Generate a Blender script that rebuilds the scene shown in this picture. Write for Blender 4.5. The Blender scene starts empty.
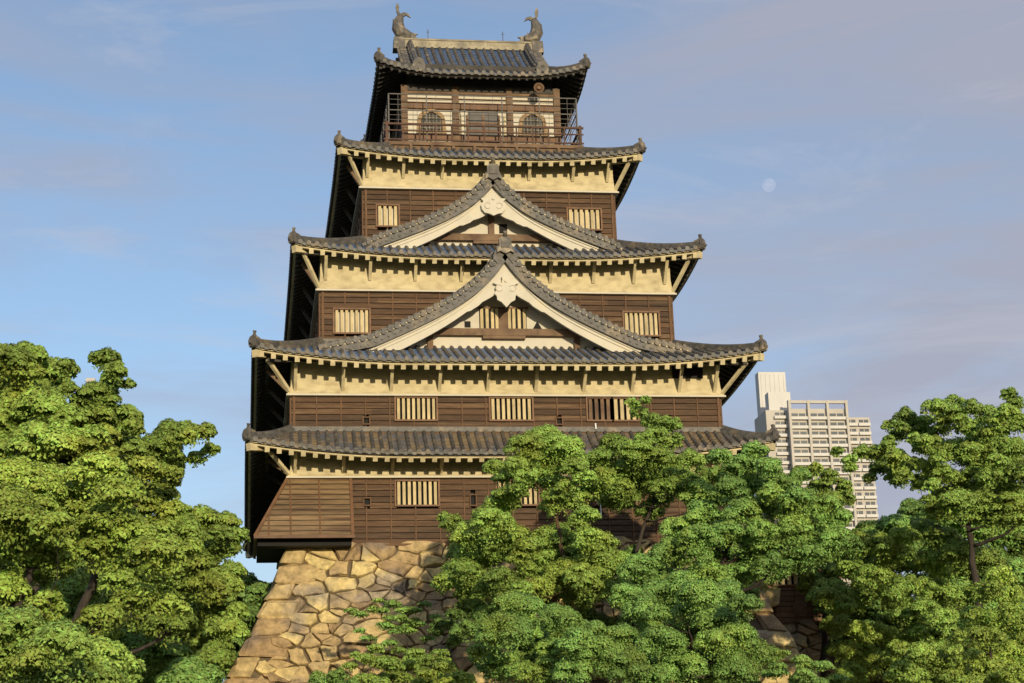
import bpy, math, random
import numpy as np
from mathutils import Vector
random.seed(7); rng = np.random.default_rng(7)
S = bpy.context.scene
COL = S.collection
R = math.radians

# ------------------------------------------------------------------ camera
YAW, PITCH, ROLL, FPX = 0.1472, 0.2751, -0.0321, 1853.2
CAM = np.array([-10.7293, -73.6569, -12.4741])
def cam_axes():
    f = np.array([math.sin(YAW)*math.cos(PITCH), math.cos(YAW)*math.cos(PITCH), math.sin(PITCH)])
    r = np.array([math.cos(YAW), -math.sin(YAW), 0.0]); u = np.cross(r, f)
    return r*math.cos(ROLL)+u*math.sin(ROLL), -r*math.sin(ROLL)+u*math.cos(ROLL), f
CR, CU, CF = cam_axes()
cd = bpy.data.cameras.new('camera'); cam = bpy.data.objects.new('camera', cd); COL.objects.link(cam)
from mathutils import Matrix
M4 = Matrix(((CR[0], CU[0], -CF[0], CAM[0]), (CR[1], CU[1], -CF[1], CAM[1]), (CR[2], CU[2], -CF[2], CAM[2]), (0, 0, 0, 1)))
cam.matrix_world = M4
cd.sensor_width = 36; cd.lens = FPX*36/1024; cd.clip_end = 30000; cd.clip_start = 0.5
S.camera = cam
def at(px, py, Y):
    """point on the plane y = Y seen at a picture position: used to survey real places and sizes"""
    w = CR*(px-512)-CU*(py-341.5)+CF*FPX
    return CAM+w*((Y-CAM[1])/w[1])

# ------------------------------------------------------------------ light
SUN_EL, SUN_AZ = 9.0, 8.0            # low evening sun behind the viewer, slightly to the right
sd = bpy.data.lights.new('sun', 'SUN'); so = bpy.data.objects.new('sun', sd); COL.objects.link(so)
sd.energy = 3.3; sd.angle = R(1.0); sd.color = (1.0, 0.84, 0.58)
sdir = Vector((math.sin(R(SUN_AZ))*math.cos(R(SUN_EL)), -math.cos(R(SUN_AZ))*math.cos(R(SUN_EL)), math.sin(R(SUN_EL))))
so.rotation_euler = sdir.to_track_quat('Z', 'Y').to_euler(); so.location = (20, -120, 40)
W = bpy.data.worlds.new('World'); S.world = W; W.use_nodes = True
nt = W.node_tree; N = nt.nodes; L = nt.links
bg = N['Background']
sky = N.new('ShaderNodeTexSky'); sky.sky_type = 'NISHITA'; sky.sun_disc = False
sky.sun_elevation = R(16); sky.sun_rotation = R(180-SUN_AZ); sky.air_density = 1.0; sky.dust_density = 0.6; sky.ozone_density = 2.0
tc = N.new('ShaderNodeTexCoord')
mp = N.new('ShaderNodeMapping'); mp.inputs['Scale'].default_value = (1.6, 1.6, 9.0); mp.inputs['Rotation'].default_value = (R(7), R(4), 0)
L.new(tc.outputs['Generated'], mp.inputs['Vector'])
n1 = N.new('ShaderNodeTexNoise'); n1.inputs['Scale'].default_value = 1.7; n1.inputs['Detail'].default_value = 8; n1.inputs['Roughness'].default_value = 0.55; n1.inputs['Distortion'].default_value = 0.6
L.new(mp.outputs[0], n1.inputs['Vector'])
cr = N.new('ShaderNodeValToRGB'); cr.color_ramp.elements[0].position = 0.38; cr.color_ramp.elements[1].position = 0.62
cr.color_ramp.elements[0].color = (0.12, 0.12, 0.12, 1); cr.color_ramp.elements[1].color = (0.66, 0.66, 0.66, 1)
L.new(n1.outputs['Fac'], cr.inputs[0])
mx = N.new('ShaderNodeMix'); mx.data_type = 'RGBA'
sx_ = N.new('ShaderNodeSeparateXYZ'); L.new(tc.outputs['Generated'], sx_.inputs[0])
gx_ = N.new('ShaderNodeMapRange'); gx_.inputs['From Min'].default_value = 0.10; gx_.inputs['From Max'].default_value = 0.42; gx_.inputs['To Max'].default_value = 0.50
L.new(sx_.outputs['X'], gx_.inputs['Value'])
n2_ = N.new('ShaderNodeTexNoise'); n2_.inputs['Scale'].default_value = 3.4; n2_.inputs['Detail'].default_value = 9; n2_.inputs['Roughness'].default_value = 0.62; n2_.inputs['Distortion'].default_value = 1.2
mp2 = N.new('ShaderNodeMapping'); mp2.inputs['Scale'].default_value = (1.2, 1.2, 5.0); mp2.inputs['Rotation'].default_value = (R(-10), R(12), 0.3); L.new(tc.outputs['Generated'], mp2.inputs['Vector']); L.new(mp2.outputs[0], n2_.inputs['Vector'])
wr = N.new('ShaderNodeMapRange'); wr.inputs['From Min'].default_value = 0.52; wr.inputs['From Max'].default_value = 0.72; wr.inputs['To Max'].default_value = 0.45; L.new(n2_.outputs['Fac'], wr.inputs['Value'])
ad = N.new('ShaderNodeMath'); ad.operation = 'ADD'; L.new(cr.outputs[0], ad.inputs[0]); L.new(gx_.outputs[0], ad.inputs[1])
ad2 = N.new('ShaderNodeMath'); ad2.operation = 'ADD'; ad2.use_clamp = True; L.new(ad.outputs[0], ad2.inputs[0]); ad2.inputs[1].default_value = 0.0
mn = N.new('ShaderNodeMath'); mn.operation = 'MINIMUM'; mn.inputs[1].default_value = 0.92; L.new(ad2.outputs[0], mn.inputs[0])
L.new(mn.outputs[0], mx.inputs['Factor']); L.new(sky.outputs[0], mx.inputs['A'])
mx.inputs['B'].default_value = (2.50, 2.58, 3.15, 1)
mw = N.new('ShaderNodeMix'); mw.data_type = 'RGBA'; L.new(wr.outputs[0], mw.inputs['Factor']); L.new(mx.outputs['Result'], mw.inputs['A']); mw.inputs['B'].default_value = (3.6, 3.55, 3.9, 1)
L.new(mw.outputs['Result'], bg.inputs['Color']); bg.inputs['Strength'].default_value = 0.128
S.view_settings.view_transform = 'Standard'; S.view_settings.look = 'None'; S.view_settings.exposure = 0.32; S.view_settings.gamma = 1

# ------------------------------------------------------------------ materials
def mat(name, base, rough=0.8, var=0.25, scale=2.0, island=0.0, bump=0.0, bscale=20.0, spec=0.3, stretch=(1, 1, 1), second=None, trans=0.0, hue=0.0, sec_pos=(0.5, 0.65), sec_scale=0.6):
    m = bpy.data.materials.new(name); m.use_nodes = True
    t = m.node_tree; n = t.nodes; l = t.links; b = n['Principled BSDF']
    b.inputs['Roughness'].default_value = rough; b.inputs['Specular IOR Level'].default_value = spec
    g = n.new('ShaderNodeTexCoord'); mpp = n.new('ShaderNodeMapping'); mpp.inputs['Scale'].default_value = stretch
    l.new(g.outputs['Object'], mpp.inputs['Vector'])
    no = n.new('ShaderNodeTexNoise'); no.inputs['Scale'].default_value = scale; no.inputs['Detail'].default_value = 6; no.inputs['Roughness'].default_value = 0.6
    l.new(mpp.outputs[0], no.inputs['Vector'])
    mr = n.new('ShaderNodeMapRange'); mr.inputs['From Min'].default_value = 0.3; mr.inputs['From Max'].default_value = 0.7
    mr.inputs['To Min'].default_value = 1-var; mr.inputs['To Max'].default_value = 1+var
    l.new(no.outputs['Fac'], mr.inputs['Value'])
    val = mr.outputs[0]
    if island:
        ge = n.new('ShaderNodeNewGeometry'); m2 = n.new('ShaderNodeMapRange')
        m2.inputs['To Min'].default_value = 1-island; m2.inputs['To Max'].default_value = 1+island
        l.new(ge.outputs['Random Per Island'], m2.inputs['Value'])
        mu = n.new('ShaderNodeMath'); mu.operation = 'MULTIPLY'; l.new(val, mu.inputs[0]); l.new(m2.outputs[0], mu.inputs[1]); val = mu.outputs[0]
    col = n.new('ShaderNodeRGB'); col.outputs[0].default_value = (*base, 1); src = col.outputs[0]
    if second:
        n2 = n.new('ShaderNodeTexNoise'); n2.inputs['Scale'].default_value = sec_scale; n2.inputs['Detail'].default_value = 5
        l.new(mpp.outputs[0], n2.inputs['Vector'])
        r2 = n.new('ShaderNodeMapRange'); r2.inputs['From Min'].default_value = sec_pos[0]; r2.inputs['From Max'].default_value = sec_pos[1]
        l.new(n2.outputs['Fac'], r2.inputs['Value'])
        m3 = n.new('ShaderNodeMix'); m3.data_type = 'RGBA'; l.new(r2.outputs[0], m3.inputs['Factor']); l.new(src, m3.inputs['A']); m3.inputs['B'].default_value = (*second, 1)
        src = m3.outputs['Result']
    hs = n.new('ShaderNodeHueSaturation'); l.new(src, hs.inputs['Color']); l.new(val, hs.inputs['Value'])
    if hue:
        ge2 = n.new('ShaderNodeNewGeometry'); m4 = n.new('ShaderNodeMapRange'); m4.inputs['To Min'].default_value = 0.5-hue; m4.inputs['To Max'].default_value = 0.5+hue
        l.new(ge2.outputs['Random Per Island'], m4.inputs['Value']); l.new(m4.outputs[0], hs.inputs['Hue'])
    l.new(hs.outputs[0], b.inputs['Base Color'])
    if bump:
        n5 = n.new('ShaderNodeTexNoise'); n5.inputs['Scale'].default_value = bscale; n5.inputs['Detail'].default_value = 6
        l.new(mpp.outputs[0], n5.inputs['Vector'])
        bu = n.new('ShaderNodeBump'); bu.inputs['Strength'].default_value = bump; bu.inputs['Distance'].default_value = 0.05
        l.new(n5.outputs['Fac'], bu.inputs['Height']); l.new(bu.outputs[0], b.inputs['Normal'])
    if trans:
        tr = n.new('ShaderNodeBsdfTranslucent'); l.new(hs.outputs[0], tr.inputs['Color'])
        ms = n.new('ShaderNodeMixShader'); ms.inputs[0].default_value = trans
        l.new(b.outputs[0], ms.inputs[1]); l.new(tr.outputs[0], ms.inputs[2])
        l.new(ms.outputs[0], n['Material Output'].inputs['Surface'])
    return m
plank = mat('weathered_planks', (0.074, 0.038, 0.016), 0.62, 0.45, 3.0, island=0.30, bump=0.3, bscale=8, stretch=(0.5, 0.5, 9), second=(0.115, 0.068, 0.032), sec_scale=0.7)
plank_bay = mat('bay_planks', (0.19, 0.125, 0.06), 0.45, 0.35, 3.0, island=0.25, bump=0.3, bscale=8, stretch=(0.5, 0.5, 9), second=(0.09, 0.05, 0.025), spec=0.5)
batten = mat('batten_wood', (0.12, 0.062, 0.028), 0.7, 0.4, 3.0, stretch=(4, 4, 0.6))
timber = mat('aged_timber', (0.16, 0.10, 0.055), 0.7, 0.4, 3.0, island=0.15, second=(0.09, 0.05, 0.03), sec_scale=1.5)
redwood = mat('red_brown_wood', (0.145, 0.075, 0.036), 0.6, 0.3, 3.0, island=0.25)
darkwood_shade = mat('dark_wood_soffit_shade', (0.06, 0.055, 0.048), 0.8, 0.3, 2.0)  # dark wood; also holds the shade of cream plaster soffits and rafters
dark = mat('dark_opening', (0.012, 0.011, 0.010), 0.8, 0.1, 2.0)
plaster = mat('cream_plaster', (0.55, 0.47, 0.28), 0.85, 0.14, 1.5, second=(0.40, 0.33, 0.19), sec_pos=(0.46, 0.72), sec_scale=2.2, bump=0.15, bscale=5, stretch=(1, 1, 1.6))
plaster_w = mat('white_plaster', (0.55, 0.51, 0.41), 0.8, 0.08, 1.5, second=(0.54, 0.48, 0.34), sec_pos=(0.55, 0.75), sec_scale=1.5)
pale = mat('pale_wood', (0.50, 0.42, 0.26), 0.75, 0.2, 3.0, island=0.15)
barm = mat('lattice_bar', (0.46, 0.37, 0.20), 0.75, 0.2, 2.0, island=0.2)
tile_c = mat('cover_tile', (0.082, 0.077, 0.068), 0.5, 0.5, 5.0, island=0.2, second=(0.15, 0.12, 0.08), sec_scale=1.3, bump=0.2, bscale=12)
tile_p = mat('pan_tile', (0.055, 0.095, 0.19), 0.30, 0.3, 3.0, second=(0.12, 0.11, 0.09), sec_pos=(0.56, 0.72), sec_scale=0.8, spec=0.7)  # blue base also stands in for sky reflected in the grey tiles
tile_pw = mat('weathered_pan_tile', (0.10, 0.105, 0.12), 0.4, 0.3, 3.0, second=(0.20, 0.15, 0.09), sec_pos=(0.42, 0.6), sec_scale=0.8, spec=0.5)
ridge_m = mat('lichened_ridge_tile', (0.33, 0.29, 0.20), 0.7, 0.3, 3.0, second=(0.18, 0.16, 0.12), sec_scale=1.5)
tile_o = mat('ornament_tile', (0.11, 0.10, 0.085), 0.6, 0.35, 4.0, second=(0.24, 0.20, 0.14), sec_scale=2)
stone = mat('base_stone', (0.42, 0.31, 0.145), 0.9, 0.42, 3.2, island=0.30, hue=0.014, bump=1.0, bscale=6.0, second=(0.25, 0.20, 0.14), sec_scale=0.55, sec_pos=(0.48, 0.62))
gap = mat('stone_gap', (0.12, 0.09, 0.055), 0.9, 0.3, 3.0)
glass = mat('window_glass', (0.05, 0.06, 0.07), 0.15, 0.2, 1.0, spec=0.6)
greyw = mat('grey_lattice_wood', (0.20, 0.18, 0.14), 0.7, 0.2, 3.0)
archm = mat('arch_frame_wood', (0.30, 0.20, 0.10), 0.7, 0.3, 3.0)
railm = mat('brown_rail_paint', (0.085, 0.045, 0.028), 0.7, 0.3, 3.0)
metal = mat('dull_metal', (0.085, 0.078, 0.07), 0.5, 0.2, 3.0)
whitep = mat('white_pipe', (0.75, 0.75, 0.72), 0.5, 0.05, 3.0)
concrete = mat('pale_concrete', (0.46, 0.43, 0.38), 0.85, 0.08, 0.2)
concrete_d = mat('grey_concrete', (0.44, 0.42, 0.39), 0.85, 0.08, 0.2)
concrete_w = mat('light_cladding', (0.55, 0.54, 0.51), 0.8, 0.06, 0.1)
bark = mat('bark', (0.045, 0.036, 0.028), 0.9, 0.4, 3.0, bump=0.5, bscale=10, stretch=(3, 3, 0.8))
bark_red = mat('warm_bark', (0.09, 0.055, 0.032), 0.9, 0.4, 3.0, bump=0.5, bscale=10, stretch=(3, 3, 0.8))
grass_m = mat('ground_soil', (0.07, 0.085, 0.035), 0.95, 0.4, 0.3, second=(0.12, 0.09, 0.06), sec_scale=0.1)
def leafm(name, c, c2):
    m = _leafm(name, c, c2); t = m.node_tree; n = t.nodes; l = t.links
    hs = [q for q in n if q.type == 'HUE_SAT'][0]; at_ = n.new('ShaderNodeAttribute'); at_.attribute_name = 'tone'
    src = hs.inputs['Value'].links[0].from_socket; mu = n.new('ShaderNodeMath'); mu.operation = 'MULTIPLY'
    l.new(src, mu.inputs[0]); l.new(at_.outputs['Fac'], mu.inputs[1]); l.new(mu.outputs[0], hs.inputs['Value'])
    return m
def _leafm(name, c, c2): return mat(name, c, 0.55, 0.30, 0.55, island=0.40, hue=0.022, second=c2, sec_scale=0.45, trans=0.16, spec=0.2)
LEAF = [leafm('leaf_olive', (0.245, 0.35, 0.070), (0.31, 0.37, 0.065)),
        leafm('leaf_fresh', (0.255, 0.38, 0.080), (0.31, 0.39, 0.070)),
        leafm('leaf_deep', (0.215, 0.365, 0.090), (0.27, 0.38, 0.075)),
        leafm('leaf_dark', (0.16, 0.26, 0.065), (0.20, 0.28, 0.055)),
        leafm('leaf_yellow', (0.31, 0.41, 0.075), (0.26, 0.40, 0.070))]

# ------------------------------------------------------------------ mesh builder
class MB:
    def __init__(s): s.v = []; s.f = []; s.m = []; s.n = 0
    def add(s, v, f, m=0):
        b = s.n; s.v.extend([tuple(float(c) for c in q) for q in v]); s.n += len(v)
        s.f.extend([tuple(b+i for i in q) for q in f]); s.m.extend([m]*len(f))
    def box(s, x0, x1, y0, y1, z0, z1, m=0):
        v = [(x, y, z) for z in (z0, z1) for y in (y0, y1) for x in (x0, x1)]
        s.add(v, [(0, 2, 3, 1), (4, 5, 7, 6), (0, 1, 5, 4), (2, 6, 7, 3), (0, 4, 6, 2), (1, 3, 7, 5)], m)
    def sweep(s, pts, prof, m=0, up=(0, 0, 1), scale=None, caps=True):
        """closed profile (list of (side, up)) along a 3-D path"""
        P = [Vector(p) for p in pts]; k = len(prof); vs = []
        U0 = Vector(up)
        for i, p in enumerate(P):
            t = (P[min(i+1, len(P)-1)]-P[max(i-1, 0)]).normalized()
            sd_ = t.cross(U0)
            if sd_.length < 1e-4: sd_ = Vector((1, 0, 0))
            sd_.normalize(); uu = sd_.cross(t).normalized()
            sc = 1 if scale is None else scale[i]
            for a, b in prof: vs.append(p+sd_*a*sc+uu*b*sc)
        f = []
        for i in range(len(P)-1):
            for j in range(k):
                f.append((i*k+j, i*k+(j+1) % k, (i+1)*k+(j+1) % k, (i+1)*k+j))
        if caps: f.append(tuple(range(k-1, -1, -1))); f.append(tuple((len(P)-1)*k+j for j in range(k)))
        s.add(vs, f, m)
    def beam(s, a, b, w, h, m=0, up=(0, 0, 1)):
        s.sweep([a, b], [(-w/2, -h/2), (w/2, -h/2), (w/2, h/2), (-w/2, h/2)], m, up)
    def tube(s, pts, r, m=0, k=7, scale=None, up=(0, 0.13, 1)):
        s.sweep(pts, [(r*math.cos(2*math.pi*i/k), r*math.sin(2*math.pi*i/k)) for i in range(k)], m, up, scale)
    def extr(s, poly, o, ax, ay, az, th, m=0):
        """2-D outline extruded: point = o + x*ax + y*ay, thickness th along az"""
        o, ax, ay, az = map(lambda q: np.array(q, float), (o, ax, ay, az)); k = len(poly)
        v = [o+ax*x+ay*y for x, y in poly]+[o+ax*x+ay*y+az*th for x, y in poly]
        f = [tuple(range(k)), tuple(range(2*k-1, k-1, -1))]+[(i, (i+1) % k, k+(i+1) % k, k+i) for i in range(k)]
        s.add(v, f, m)
    def disc(s, c, axis, r, th, m=0, k=10):
        c = Vector(c); a = Vector(axis).normalized(); s.tube([c, c+a*th], r, m, k, up=(0.1, 0.2, 1) if abs(a.z) < .9 else (1, 0, 0))
    def build(s, name, mats, parent=None, smooth=False, loc=None):
        me = bpy.data.meshes.new(name); me.from_pydata(s.v, [], s.f)
        if not isinstance(mats, (list, tuple)): mats = [mats]
        for q in mats: me.materials.append(q)
        if len(mats) > 1: me.polygons.foreach_set('material_index', s.m)
        if smooth: me.polygons.foreach_set('use_smooth', [True]*len(me.polygons))
        me.update(); me.validate()
        o = bpy.data.objects.new(name, me); COL.objects.link(o)
        if parent is not None:
            o.parent = parent; pl = world_loc(parent); me.transform(Matrix.Translation(-pl))
        elif loc is not None:
            me.transform(Matrix.Translation(-Vector(loc))); o.location = loc
        return o
def world_loc(o):
    v = Vector((0, 0, 0))
    while o is not None: v = v+o.location; o = o.parent
    return v
def tag(o, label, cat, group=None, kind=None):
    if label: o['label'] = label
    if cat: o['category'] = cat
    if group: o['group'] = group
    if kind: o['kind'] = kind
    return o
def thing(name, loc, label, cat, group=None):
    o = bpy.data.objects.new(name, None); COL.objects.link(o); o.location = loc; o.empty_display_size = 0.5
    return tag(o, label, cat, group)

# ------------------------------------------------------------------ ground
GZ = -14.0
g = MB(); n_ = 60; ext = 9000
gx = np.sign(np.linspace(-1, 1, n_))*np.abs(np.linspace(-1, 1, n_))**3*ext
vv = [(x, y, GZ+0.12*math.sin(x*.3)*math.cos(y*.27) if abs(x) < 200 and abs(y) < 200 else GZ) for y in gx for x in gx]
g.add(vv, [(j*n_+i, j*n_+i+1, (j+1)*n_+i+1, (j+1)*n_+i) for j in range(n_-1) for i in range(n_-1)])
tag(g.build('ground', grass_m), None, None, kind='structure')

# ------------------------------------------------------------------ stone base
def clip(poly, n, c):
    out = []
    for i in range(len(poly)):
        a, b = poly[i], poly[(i+1) % len(poly)]; da = a[0]*n[0]+a[1]*n[1]-c; db = b[0]*n[0]+b[1]*n[1]-c
        if da <= 0: out.append(a)
        if (da < 0) != (db < 0) and abs(da-db) > 1e-9:
            t = da/(da-db); out.append((a[0]+(b[0]-a[0])*t, a[1]+(b[1]-a[1])*t))
    return out
def voronoi(w, h, cw, ch, inside, mixsmall=0.5):
    """irregular stones on a w x h sheet"""
    asp = cw/ch; pts = []
    ny = int(h/ch); 
    for j in range(ny+1):
        nx = int(w/cw)
        for i in range(nx+1):
            if random.random() < 0.20: continue
            pts.append(((i+0.5*(j % 2)+random.uniform(-.36, .36))*cw, (j+.5+random.uniform(-.24, .24))*ch))
            if random.random() < mixsmall: pts.append((pts[-1][0]+cw*random.uniform(.35, .55), pts[-1][1]+ch*random.uniform(-.5, .5)))
    P = np.array(pts); P2 = P*[1/asp, 1]; cells = []
    for i in range(len(P)):
        if not inside(P[i]): continue
        d = np.hypot(*(P2-P2[i]).T); idx = np.argsort(d)[1:22]
        poly = [(P2[i][0]+a*ch*2, P2[i][1]+b*ch*2) for a, b in ((-1, -1), (1, -1), (1, 1), (-1, 1))]
        for j in idx:
            nn = P2[j]-P2[i]; m_ = (P2[j]+P2[i])/2; poly = clip(poly, nn, nn.dot(m_))
            if len(poly) < 3: break
        if len(poly) >= 3: cells.append([(x*asp, y) for x, y in poly])
    return cells
def off(z): z = -z; return 0.36*z+0.012*z*z
def stone_face(mb, length, H, place, cw=0.86, ch=0.47, ext_=True):
    """place(u, z, out) -> 3-D; u runs 0..length at the top edge and spreads with the batter"""
    def inside(p):
        z = -p[1]; o = off(z) if ext_ else 0
        return -o+0.9 < p[0]-8 < length+o-0.9 and p[1] < H
    for poly in voronoi(length+16, H, cw, ch, inside):
        c = np.mean(poly, 0); q = np.array(poly)
        if len(q) < 3: continue
        o = off(-c[1]) if ext_ else 0
        q[:, 1] = np.clip(q[:, 1], 0.0, H)
        q = c+(q-c)*(1-random.uniform(.012, .045)/max(0.2, np.sqrt(((q-c)**2).sum(1)).mean()))
        q2 = []
        for a in range(len(q)):
            p0_, p1_ = q[a], q[(a+1) % len(q)]; q2.append(p0_)
            if np.linalg.norm(p1_-p0_) > .25: q2.append((p0_+p1_)/2+np.array((random.uniform(-.035, .035), random.uniform(-.035, .035)))+(c-(p0_+p1_)/2)*random.uniform(-.02, .06))
        q = np.array(q2)
        k = len(q); hgt = random.uniform(0.03, 0.20); tx, ty = random.uniform(-.1, .1), random.uniform(-.1, .1)
        rings = []
        jit = np.random.default_rng(int(abs(c[0]*977+c[1]*131))).uniform(-.04, .04, q.shape)
        for f_, h_ in ((1.0, -0.12), (0.97, hgt*.45), (0.90, hgt), (0.45, hgt*1.12)):
            rings.append([place(p[0]-8, -p[1], h_+(tx*(p[0]-c[0])+ty*(p[1]-c[1])+random.uniform(-.03, .03) if h_ > 0 else 0)) for p in c+(q+jit-c)*f_])
        v = sum(rings, []); fs = []
        for r_ in range(3):
            for i in range(k): fs.append((r_*k+i, r_*k+(i+1) % k, (r_+1)*k+(i+1) % k, (r_+1)*k+i))
        fs.append(tuple(3*k+i for i in range(k)))
        mb.add(v, fs, 0)
def corner_blocks(mb, cx, cy, sx, sy, H):
    """alternating long and short blocks of a squared wall corner; sx, sy point outwards"""
    z = 0.0; k = 0
    while z > -H:
        h = random.uniform(.62, .85); z1 = z-h
        lx, ly = (1.45, .85) if k % 2 else (.95, 1.5); lx += random.uniform(-.2, .3); ly += random.uniform(-.2, .3)
        vs = []
        for zz in (z1+.035, z-.035):
            o = off(zz)+.10+random.uniform(-.03, .05)
            ox, oy = cx+sx*o, cy+sy*o
            for a, b in ((0, 0), (1, 0), (1, 1), (0, 1)):
                vs.append((ox-sx*lx*a+random.uniform(-.07, .07), oy-sy*ly*b+random.uniform(-.05, .05), zz+random.uniform(-.05, .05)))
        # chamfered block
        cc = np.mean(vs, 0); P = np.array(vs)
        base_n = mb.n; V = [tuple(q) for q in P]; F_ = []
        for q in ((0, 1, 2, 3), (4, 5, 6, 7), (0, 1, 5, 4), (1, 2, 6, 5), (2, 3, 7, 6), (3, 0, 4, 7)):
            qc = P[list(q)].mean(0); nn = qc-cc; nn = nn/np.linalg.norm(nn); b0 = len(V)
            for w in q: V.append(tuple(qc+(P[w]-qc)*.82+nn*random.uniform(.02, .12)+rng.normal(size=3)*.03))
            for a in range(4): F_.append((q[a], q[(a+1) % 4], b0+(a+1) % 4, b0+a))
            F_.append((b0, b0+1, b0+2, b0+3))
        mb.add(V, F_, 0)
        z = z1; k += 1
def stone_base(name, x0, x1, y0, y1, ztop, H, label, small=False):
    mb = MB()
    st = [(0, 0)]
    def ring(z, ins): o = off(z)-ins; return [(x0-o, y0-o, ztop+z), (x1+o, y0-o, ztop+z), (x1+o, y1+o, ztop+z), (x0-o, y1+o, ztop+z)]
    zs = np.linspace(0, -H, 14); v = sum([ring(z, 0.08) for z in zs], [])
    f = [(i*4+j, i*4+(j+1) % 4, (i+1)*4+(j+1) % 4, (i+1)*4+j) for i in range(13) for j in range(4)]+[(0, 1, 2, 3)]
    mb.add(v, f, 1)
    stone_face(mb, x1-x0, H, lambda u, z, h: (x0+u, y0-off(z)-h, ztop+z+h*.3))
    stone_face(mb, y1-y0, H, lambda u, z, h: (x0-off(z)-h, y0+u, ztop+z+h*.3))
    stone_face(mb, y1-y0, H, lambda u, z, h: (x1+off(z)+h, y0+u, ztop+z+h*.3))
    for cx, cy, sx, sy in ((x0, y0, -1, -1), (x1, y0, 1, -1), (x0, y1, -1, 1), (x1, y1, 1, 1)): corner_blocks(mb, cx, cy, sx, sy, H)
    o = mb.build(name, [stone, gap], loc=((x0+x1)/2, (y0+y1)/2, ztop-H))
    return tag(o, label, 'stone base')
stone_base('stone_base', -8.93, 8.93, 0.0, 23.0, 0.0, 14.0, 'tall battered base of rough yellow brown stones carrying the castle keep')

# ------------------------------------------------------------------ roofs
def tiles(mb, s0, s1, pos, dmax, sp=0.36, r=0.085, caps=True, edge=True):
    """kawara rows: round cover tiles over concave pans; pos(s, d) point, d 0..dmax(s); materials 0 cover, 1 pan"""
    n = max(1, int(round((s1-s0)/sp))); ss = np.linspace(s0, s1, n+1)
    def frame(s, d):
        p = np.array(pos(s, d)); e = 1e-3
        ts = np.array(pos(s+e, d))-np.array(pos(s-e, d)); td = np.array(pos(s, d+e))-np.array(pos(s, d-e if d > e else d))
        ts /= np.linalg.norm(ts); nn = np.cross(ts, td); nn /= np.linalg.norm(nn)
        if nn[2] < 0: nn = -nn
        return p, ts, nn
    for i in range(n):
        a, b = ss[i], ss[i+1]; da, db = dmax(a), dmax(b)
        if max(da, db) < 1e-3: continue
        ln = np.linalg.norm(np.array(pos((a+b)/2, max(da, db)))-np.array(pos((a+b)/2, 0)))
        k = max(1, int(round(ln/0.33))); rows = []
        for j in range(k): rows += [(j/k, 0.03), ((j+1)/k, 0.0)]
        v = []
        for t, o in rows:
            for w in (0, .5, 1):
                s = a+(b-a)*w; d = (da+(db-da)*w)*t; p, ts, nn = frame(s, d)
                v.append(p+nn*(o-(0.035 if w == .5 else 0)))
        f = [(q*3+w, q*3+w+1, q*3+w+4, q*3+w+3) for q in range(len(rows)-1) for w in (0, 1)]
        mb.add(v, f, 1)
        if edge:
            e0 = [v[0], v[1], v[2]]; e1 = [p-np.array((0, 0, .09 if q != 1 else .13)) for q, p in enumerate(e0)]
            mb.add(e0+e1, [(0, 1, 4, 3), (1, 2, 5, 4)], 0)
    for s in ss:
        dm = dmax(s)
        if dm < 0.02: continue
        ln = np.linalg.norm(np.array(pos(s, dm))-np.array(pos(s, 0)))
        if ln < .15: continue
        k = max(1, int(round(ln/0.33))); rows = []
        for j in range(k): rows += [(j/k, 1.08), ((j+1)/k, 0.92)]
        v = []
        for t, o in rows:
            p, ts, nn = frame(s, dm*t)
            for q in range(6):
                an = math.pi*q/5; v.append(p+ts*math.cos(an)*r*o+nn*(math.sin(an)*r*o*1.1+.01))
        f = [(q*6+w, q*6+w+1, q*6+w+7, q*6+w+6) for q in range(len(rows)-1) for w in range(5)]
        mb.add(v, f, 0)
        if caps:
            p, ts, nn = frame(s, 0); p2 = np.array(pos(s, dm*.05)); out = p-p2; out /= np.linalg.norm(out)
            out[2] *= .3; mb.disc(p+nn*.01-out*.03, out, r*1.22, .07, 0, 9)

class Skirt:
    """hipped skirt roof between an outer (eave) and an inner (wall) rectangle"""
    def __init__(s, ox, oy0, oy1, ix, iy0, iy1, ze, zt, U=.62, K=2.4, conc=.22):
        s.ox, s.oy0, s.oy1, s.ix, s.iy0, s.iy1, s.ze, s.zt, s.U, s.K, s.conc = ox, oy0, oy1, ix, iy0, iy1, ze, zt, U, K, conc
    def z(s, t, c):
        k = max(0.0, 1-max(c, 0)/s.K)
        return s.ze+(s.zt-s.ze)*((1-s.conc)*t+s.conc*t*t)+s.U*k*k*max(0., 1-t)
    def c(s, side, u):
        if side in 'FB': return (s.ox-abs(u))/(s.ox-s.ix)
        return min((u-s.oy0)/(s.iy0-s.oy0), (s.oy1-u)/(s.oy1-s.iy1))
    def pos(s, side):
        def p(u, t):
            z = s.z(t, s.c(side, u))
            if side == 'F': return (u, s.oy0+t*(s.iy0-s.oy0), z)
            if side == 'B': return (u, s.oy1-t*(s.oy1-s.iy1), z)
            sg = -1 if side == 'L' else 1
            return (sg*(s.ox-t*(s.ox-s.ix)), u, z)
        return p
    def rng(s, side): return (-s.ox, s.ox) if side in 'FB' else (s.oy0, s.oy1)
    def dmax(s, side): return lambda u: max(0., min(1., s.c(side, u)))
    def hip(s, sx, front, t):
        z = s.z(t, t); y = s.oy0+t*(s.iy0-s.oy0) if front else s.oy1-t*(s.oy1-s.iy1)
        return (sx*(s.ox-t*(s.ox-s.ix)), y, z)

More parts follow.
